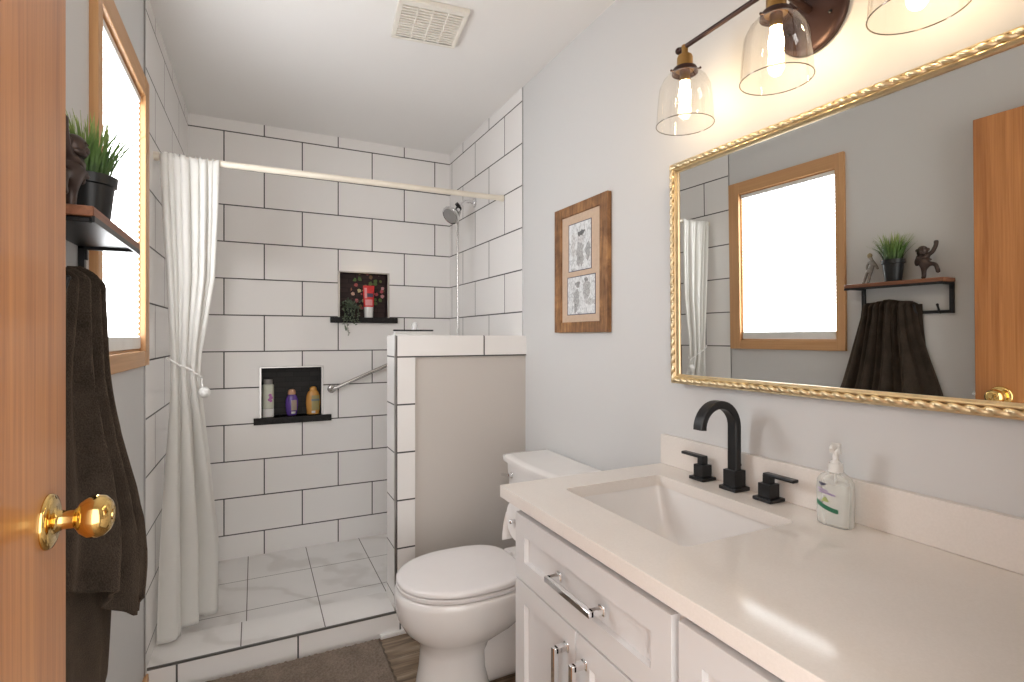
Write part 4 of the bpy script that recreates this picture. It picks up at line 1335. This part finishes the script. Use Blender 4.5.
# pale bottle with grey top, violet bottle, amber bottle
SC = 0.87
c = (0.072, YB + 0.038, NZ2)
pb = thing('shampoo_bottle', 'pale green bottle with a magenta mark, leftmost in the lower niche', 'bottle', c)
capsule(c, [(0.034, 0.0), (0.0355, 0.002), (0.0355, 0.052), (0.034, 0.055)], M['white_plastic'], 36, 'cap', pb, 0.72, 3.0)
bo = capsule(c, [(0.0335, 0.057), (0.035, 0.060), (0.035, 0.205), (0.032, 0.213), (0.024, 0.217)], M['pale_green'], 36, 'bottle_body', pb, 0.72, 3.0)
capsule(c, [(0.030, 0.052), (0.030, 0.060)], M['rubber'], 36, 'seam_ring', pb, 0.72, 3.0)
capsule(c, [(0.026, 0.216), (0.028, 0.219), (0.028, 0.245), (0.026, 0.248)], M['grey_cap'], 32, 'top_cap', pb, 0.8, 2.4)
b = B()
for dx_, dz_, r_ in ((0.012, 0.145, 0.010), (0.017, 0.128, 0.012), (0.006, 0.115, 0.009), (0.016, 0.108, 0.009)):
    b.lathe([(0, 0), (r_ * SC, 0), (r_ * SC * 0.9, 0.0012), (0, 0.0014)], (c[0] + dx_ * SC, c[1] - 0.0252 * SC, c[2] + dz_ * SC), (0, -1, 0), 18)
b.build('magenta_mark', M['magenta'], bo)

c = (0.198, YB + 0.040, NZ2)
vb = thing('body_wash_bottle', 'violet bottle with a peach cap, middle of the three in the lower niche', 'bottle', c)
bo = capsule(c, [(0.024, 0.0), (0.029, 0.003), (0.036, 0.035), (0.040, 0.075), (0.038, 0.105), (0.031, 0.128), (0.022, 0.140), (0.019, 0.143)], M['purple_bottle'], 36, 'bottle_body', vb, 0.58, 2.2)
capsule(c, [(0.0235, 0.142), (0.0245, 0.145), (0.0235, 0.160), (0.019, 0.172), (0.010, 0.177)], M['peach'], 32, 'cap', vb, 0.7, 2.2)
def bottle_patch(c, tab, x0, x1, z0, z1, flat, e, name, mat, par, out=0.0008):
    def fn(u, w_):
        z = lerp(z0, z1, w_); x = lerp(x0, x1, u)
        r = interp([(h, q_) for q_, h in tab], z)[0]
        y = r * flat * max(0.0, 1 - min(1, abs(x) / r) ** e) ** (1 / e)
        return (c[0] + x * SC, c[1] - y * SC - out, c[2] + z * SC)
    return B().grid(fn, 12, 10).build(name, mat, par)
vt = [(0.024, 0.0), (0.029, 0.003), (0.036, 0.035), (0.040, 0.075), (0.038, 0.105), (0.031, 0.128), (0.022, 0.140)]
bottle_patch(c, vt, -0.004, 0.030, 0.035, 0.105, 0.58, 2.2, 'front_label', M['tan_label'], bo)
bottle_patch(c, vt, -0.004, 0.022, 0.012, 0.028, 0.58, 2.2, 'white_label', M['white_plastic'], bo, 0.0009)

c = (0.316, YB + 0.040, NZ2)
ab = thing('shampoo_bottle', 'amber bottle with a slate label band, rightmost in the lower niche', 'bottle', c)
at_ = [(0.034, 0.0), (0.039, 0.003), (0.044, 0.04), (0.0465, 0.085), (0.043, 0.125), (0.033, 0.152), (0.022, 0.164)]
bo = capsule(c, at_ + [(0.0205, 0.166)], M['amber'], 36, 'bottle_body', ab, 0.55, 2.2)
capsule(c, [(0.0225, 0.164), (0.0235, 0.167), (0.022, 0.180), (0.014, 0.188), (0.006, 0.190)], M['amber'], 32, 'cap', ab, 0.75, 2.0)
bottle_patch(c, at_, -0.012, 0.038, 0.030, 0.130, 0.55, 2.2, 'front_label', M['olive_label'], bo)
bottle_patch(c, at_, -0.014, 0.040, 0.092, 0.106, 0.55, 2.2, 'slate_band', M['grey_label'], bo, 0.0012)
bottle_patch(c, at_, -0.012, 0.012, 0.010, 0.026, 0.55, 2.2, 'white_label', M['white_plastic'], bo, 0.0012)

# ------------------------------------------------------------------ ceiling vent
vc = Vector((0.598, 1.938, ZC))
vn = thing('ceiling_vent', 'square cream fan grille on the ceiling', 'vent', tuple(vc))
rot = Matrix.Translation(vc) @ Matrix.Rotation(-0.115, 4, 'Z')
b = B()
H, Fm = 0.128, 0.018
b.box((-H, -H, -0.018), (H, -H + Fm + 0.012, 0), 0.004, 2, rot); b.box((-H, H - Fm, -0.018), (H, H, 0), 0.004, 2, rot)
b.box((-H, -H + Fm, -0.018), (-H + Fm, H - Fm, 0), 0.004, 2, rot); b.box((H - Fm, -H + Fm, -0.018), (H, H - Fm, 0), 0.004, 2, rot)
nsl = 12
for k in range(nsl):
    y = lerp(-H + Fm + 0.016, H - Fm - 0.002, (k + 0.5) / nsl)
    b.box((-H + Fm - 0.002, y - 0.0052, -0.017), (H - Fm + 0.002, y + 0.0040, -0.006), 0.001, 1, rot)
for k in range(3):
    x = lerp(-H + Fm, H - Fm, (k + 1) / 4)
    b.box((x - 0.0022, -H + Fm, -0.0165), (x + 0.0022, H - Fm, -0.007), 0, 1, rot)
b.build('grille', M['cream_plastic'], vn)
B().box((-H + 0.01, -H + 0.01, -0.004), (H - 0.01, H - 0.01, 0), 0, 1, rot).build('dark_backing', M['vent_dark'], vn)

# ------------------------------------------------------------------ wall shelf and what it carries
SYa, SYb, SZ = 1.085, 1.474, 1.457      # bottom of the board
SXF = -0.238
ws = thing('wall_shelf', 'red-brown wall shelf on black metal brackets beside the window', 'shelf', (XL, (SYa + SYb) / 2, SZ))
B().box((XL + 0.001, SYa, SZ), (SXF, SYb, SZ + 0.017), 0.0015, 1).build('board', M['shelf_board'], ws)
b = B()
b.box((SXF - 0.003, SYa + 0.001, SZ - 0.010), (SXF + 0.001, SYb - 0.001, SZ + 0.0005)); b.box((XL + 0.001, SYa + 0.012, SZ - 0.004), (SXF - 0.002, SYb - 0.012, SZ + 0.0003))
b.build('under_tray', M['black'], ws)
for y in (SYa + 0.010, SYb - 0.036):
    b = B()
    b.box((XL + 0.0005, y - 0.008, SZ - 0.128), (XL + 0.012, y + 0.008, SZ), 0.001, 1)
    b.box((XL + 0.001, y - 0.008, SZ - 0.010), (SXF - 0.006, y + 0.008, SZ - 0.003), 0.001, 1)
    b.box((XL + 0.010, y - 0.006, SZ - 0.032), (XL + 0.016, y + 0.006, SZ - 0.008), 0.001, 1)
    b.build('bracket', M['black'], ws)
b = B(); b.box((XL + 0.002, SYa + 0.004, SZ - 0.128), (XL + 0.011, SYb - 0.028, SZ - 0.115), 0.001, 1); b.build('rail', M['black'], ws)
for y in (1.130, 1.216, 1.302, 1.388):
    b = B()
    b.tube([(XL + 0.010, y, SZ - 0.118), (XL + 0.022, y, SZ - 0.126), (XL + 0.030, y, SZ - 0.120), (XL + 0.034, y + 0.002, SZ - 0.104), (XL + 0.036, y + 0.004, SZ - 0.092)], [0.004, 0.004, 0.004, 0.004, 0.0045], 10)
    b.ball((XL + 0.036, y + 0.004, SZ - 0.092), 0.0055, 10, 8)
    b.build('hook', M['black'], ws)

# dark towel hanging from the hooks
tw = thing('bath_towel', 'dark brown terry towel hanging from the hooks below the wall shelf', 'towel', (XL + 0.05, 1.30, 0.55))
def towel_front(u, w_):
    # u: near (0) to far (1); w_: top to bottom
    y0 = lerp(1.205, 1.085, sstep(w_ * 0.9)); y1 = interp([(0, 1.425), (0.08, 1.432), (0.5, 1.520), (0.78, 1.60), (0.92, 1.565), (1.0, 1.51)], w_)[0]
    zt = 1.392 - 0.022 * (abs(2 * u - 1) ** 4) + 0.004 * math.cos(2 * PI * 2 * u)
    zb = interp([(0, 0.845), (0.25, 0.775), (0.42, 0.70), (0.52, 0.745), (0.72, 0.665), (0.9, 0.62), (1, 0.65)], u)[0]
    z = lerp(zt, zb, w_)
    am = 0.005 + 0.016 * sstep(w_ * 1.3)
    ph = 2 * PI * 4.4 * u + 0.9 * w_
    edge = math.sqrt(max(0.0, 1 - abs(2 * u - 1) ** 3.0))
    x = XL + 0.012 + edge * (0.038 + 0.064 * sstep((w_ - 0.25) * 1.35)) + am * (1.0 - 2.0 * abs(math.sin(ph * 0.5))) * edge + 0.006 * math.sin(ph * 2.1 + 3 * w_) * edge
    if w_ < 0.04:
        x -= 0.030 * (1 - w_ / 0.04) ** 2 * edge
    return (max(x, XL + 0.006), lerp(y0, y1, u) + 0.012, z)
B().grid(towel_front, 150, 120).build('front_layer', M['towel'], tw, thick=0.007, sharp=80)
def towel_back(u, w_):
    y0 = lerp(1.20, 1.12, sstep(w_)); y1 = interp([(0, 1.40), (0.5, 1.47), (0.85, 1.52), (1.0, 1.47)], w_)[0]
    zt = 1.372
    zb = interp([(0, 0.60), (0.35, 0.60), (0.8, 0.515), (1, 0.56)], u)[0]
    z = lerp(zt, zb, w_)
    edge = math.sqrt(max(0.0, 1 - abs(2 * u - 1) ** 3.0))
    x = XL + 0.010 + edge * (0.012 + 0.035 * sstep(w_)) + 0.008 * sstep(w_) * math.sin(2 * PI * 2.3 * u + 1.0) * edge
    return (max(x, XL + 0.006), lerp(y0, y1, u), z)
B().grid(towel_back, 60, 70).build('back_layer', M['towel'], tw, thick=0.006, sharp=80)

# potted artificial grass
SH = SZ + 0.017
gc_ = Vector((-0.290, 1.291, SH))
pg = thing('potted_grass', 'spiky green grass plant in a black pot on the wall shelf', 'plant', tuple(gc_))
b = B(); b.lathe([(0.0, 0), (0.031, 0), (0.032, 0.002), (0.040, 0.078), (0.0445, 0.080), (0.0455, 0.098), (0.042, 0.098), (0.040, 0.090), (0, 0.088)], gc_, (0, 0, 1), 36)
b.build('pot', M['pot_black'], pg)
b = B(); b.lathe([(0, 0.086), (0.0405, 0.087), (0.03, 0.092), (0, 0.094)], gc_, (0, 0, 1), 24); b.build('soil', M['soil'], pg)
gbm = B()
t = bmesh.new()
rg = random.Random(11)
for k in range(190):
    a = rg.uniform(0, 2 * PI); r0 = 0.032 * math.sqrt(rg.random())
    p = gc_ + Vector((r0 * math.cos(a), r0 * math.sin(a), 0.088))
    lean = rg.uniform(0.05, 0.95) ** 1.2
    a2 = a + rg.uniform(-0.7, 0.7)
    ln = rg.uniform(0.08, 0.14)
    d_ = Vector((math.cos(a2), math.sin(a2), 0))
    sd = Vector((-math.sin(a2), math.cos(a2), 0))
    wd = rg.uniform(0.0016, 0.0030)
    prev = None
    for s_ in range(6):
        f = s_ / 5
        q_ = p + d_ * (lean * ln * (0.35 * f + 0.45 * f * f)) + Vector((0, 0, ln * (f - 0.30 * lean * f * f)))
        q_.x = max(q_.x, XL + 0.006)
        w2 = wd * (1 - f ** 2.5) + 0.0002
        cur_ = (t.verts.new(q_ - sd * w2), t.verts.new(q_ + d_ * 0.0006), t.verts.new(q_ + sd * w2))
        if prev:
            t.faces.new((prev[0], prev[1], cur_[1], cur_[0])); t.faces.new((prev[1], prev[2], cur_[2], cur_[1]))
        prev = cur_
gbm._merge(t)
gbm.build('grass_blades', M['grass'], pg, sharp=80)

# figurines: skinned skeletons
def skinned(name, mat, parent, verts, edges, radii, root=0, sub=2):
    off = Vector(parent['_base'])
    me = bpy.data.meshes.new(name)
    me.from_pydata([tuple(Vector(v_) - off) for v_ in verts], edges, [])
    o = bpy.data.objects.new(name, me)
    COL.objects.link(o)
    o.parent = parent
    me.materials.append(mat)
    sk_ = o.modifiers.new('skin', 'SKIN')
    me.skin_vertices[0].data.foreach_set('radius', [c_ for r_ in radii for c_ in (r_, r_)])
    me.skin_vertices[0].data[root].use_root = True
    sk_.use_smooth_shade = True
    s_ = o.modifiers.new('subd', 'SUBSURF'); s_.levels = sub; s_.render_levels = sub
    return o
fx = -0.290
mk = thing('monkey_figurine', 'dark bronze monkey figurine with one arm raised, near end of the shelf', 'figurine', (fx, 1.172, SH))
V = [(fx, 1.184, SH + 0.066), (fx, 1.190, SH + 0.088), (fx + 0.002, 1.190, SH + 0.104), (fx + 0.004, 1.189, SH + 0.122),   # hips, chest, neck, head
     (fx, 1.186, SH + 0.040), (fx, 1.186, SH + 0.008), (fx + 0.014, 1.186, SH + 0.006),                               # standing leg, foot
     (fx, 1.162, SH + 0.064), (fx, 1.144, SH + 0.060), (fx, 1.136, SH + 0.034), (fx + 0.004, 1.133, SH + 0.022),       # lifted leg
     (fx, 1.172, SH + 0.100), (fx, 1.154, SH + 0.112), (fx, 1.142, SH + 0.138), (fx, 1.141, SH + 0.160),               # raised arm
     (fx, 1.208, SH + 0.094), (fx + 0.004, 1.212, SH + 0.074), (fx + 0.012, 1.204, SH + 0.060)]                        # arm at the side
E = [(0, 1), (1, 2), (2, 3), (0, 4), (4, 5), (5, 6), (0, 7), (7, 8), (8, 9), (9, 10), (1, 11), (11, 12), (12, 13), (13, 14), (1, 15), (15, 16), (16, 17)]
RD = [0.018, 0.021, 0.016, 0.026, 0.0085, 0.008, 0.007, 0.0085, 0.008, 0.0075, 0.008, 0.0085, 0.008, 0.0075, 0.0085, 0.008, 0.0075, 0.007]
V = [(x_, y_ - 0.012, z_) for x_, y_, z_ in V]
RD = [r_ * 1.12 for r_ in RD]
bdy = skinned('body', M['dark_figure'], mk, V, E, RD)
b = B()
b.ball((fx + 0.003, 1.177, SH + 0.121), (0.020, 0.0205, 0.021), 20, 14)
for s in (-1, 1):
    b.ball((fx + 0.003, 1.177 + s * 0.0205, SH + 0.124), (0.004, 0.0065, 0.007), 12, 8)
b.ball((fx + 0.0195, 1.177, SH + 0.115), (0.007, 0.010, 0.008), 12, 8)
b.ball((fx + 0.0215, 1.171, SH + 0.127), 0.0022, 8, 6); b.ball((fx + 0.0215, 1.183, SH + 0.127), 0.0022, 8, 6)
b.build('head', M['dark_figure'], bdy)
gf = thing('grey_figurine', 'slim grey figurine leaning at the far end of the shelf, beside the grass pot', 'figurine', (fx, 1.392, SH))
V = [(fx, 1.380, SH + 0.068), (fx, 1.374, SH + 0.092), (fx, 1.378, SH + 0.108), (fx, 1.385, SH + 0.122),
     (fx, 1.388, SH + 0.036), (fx, 1.394, SH + 0.006), (fx + 0.010, 1.394, SH + 0.005),
     (fx, 1.400, SH + 0.050), (fx, 1.406, SH + 0.030), (fx, 1.414, SH + 0.006), (fx + 0.009, 1.415, SH + 0.005),
     (fx, 1.392, SH + 0.098), (fx, 1.400, SH + 0.078), (fx, 1.397, SH + 0.060), (fx, 1.360, SH + 0.080), (fx, 1.352, SH + 0.062)]
E = [(0, 1), (1, 2), (2, 3), (0, 4), (4, 5), (5, 6), (0, 7), (7, 8), (8, 9), (9, 10), (1, 11), (11, 12), (12, 13), (1, 14), (14, 15)]
RD = [0.011, 0.012, 0.006, 0.009, 0.007, 0.006, 0.005, 0.007, 0.0065, 0.006, 0.005, 0.006, 0.005, 0.0045, 0.006, 0.005]
bg = skinned('body', M['grey_figure'], gf, V, E, RD)
b = B(); b.ball((fx + 0.001, 1.386, SH + 0.128), (0.0105, 0.0105, 0.0125), 16, 12); b.ball((fx + 0.011, 1.386, SH + 0.126), 0.003, 8, 6)
b.build('head', M['tan_figure'], bg)

for o in bpy.data.objects:
    if '_base' in o:
        del o['_base']
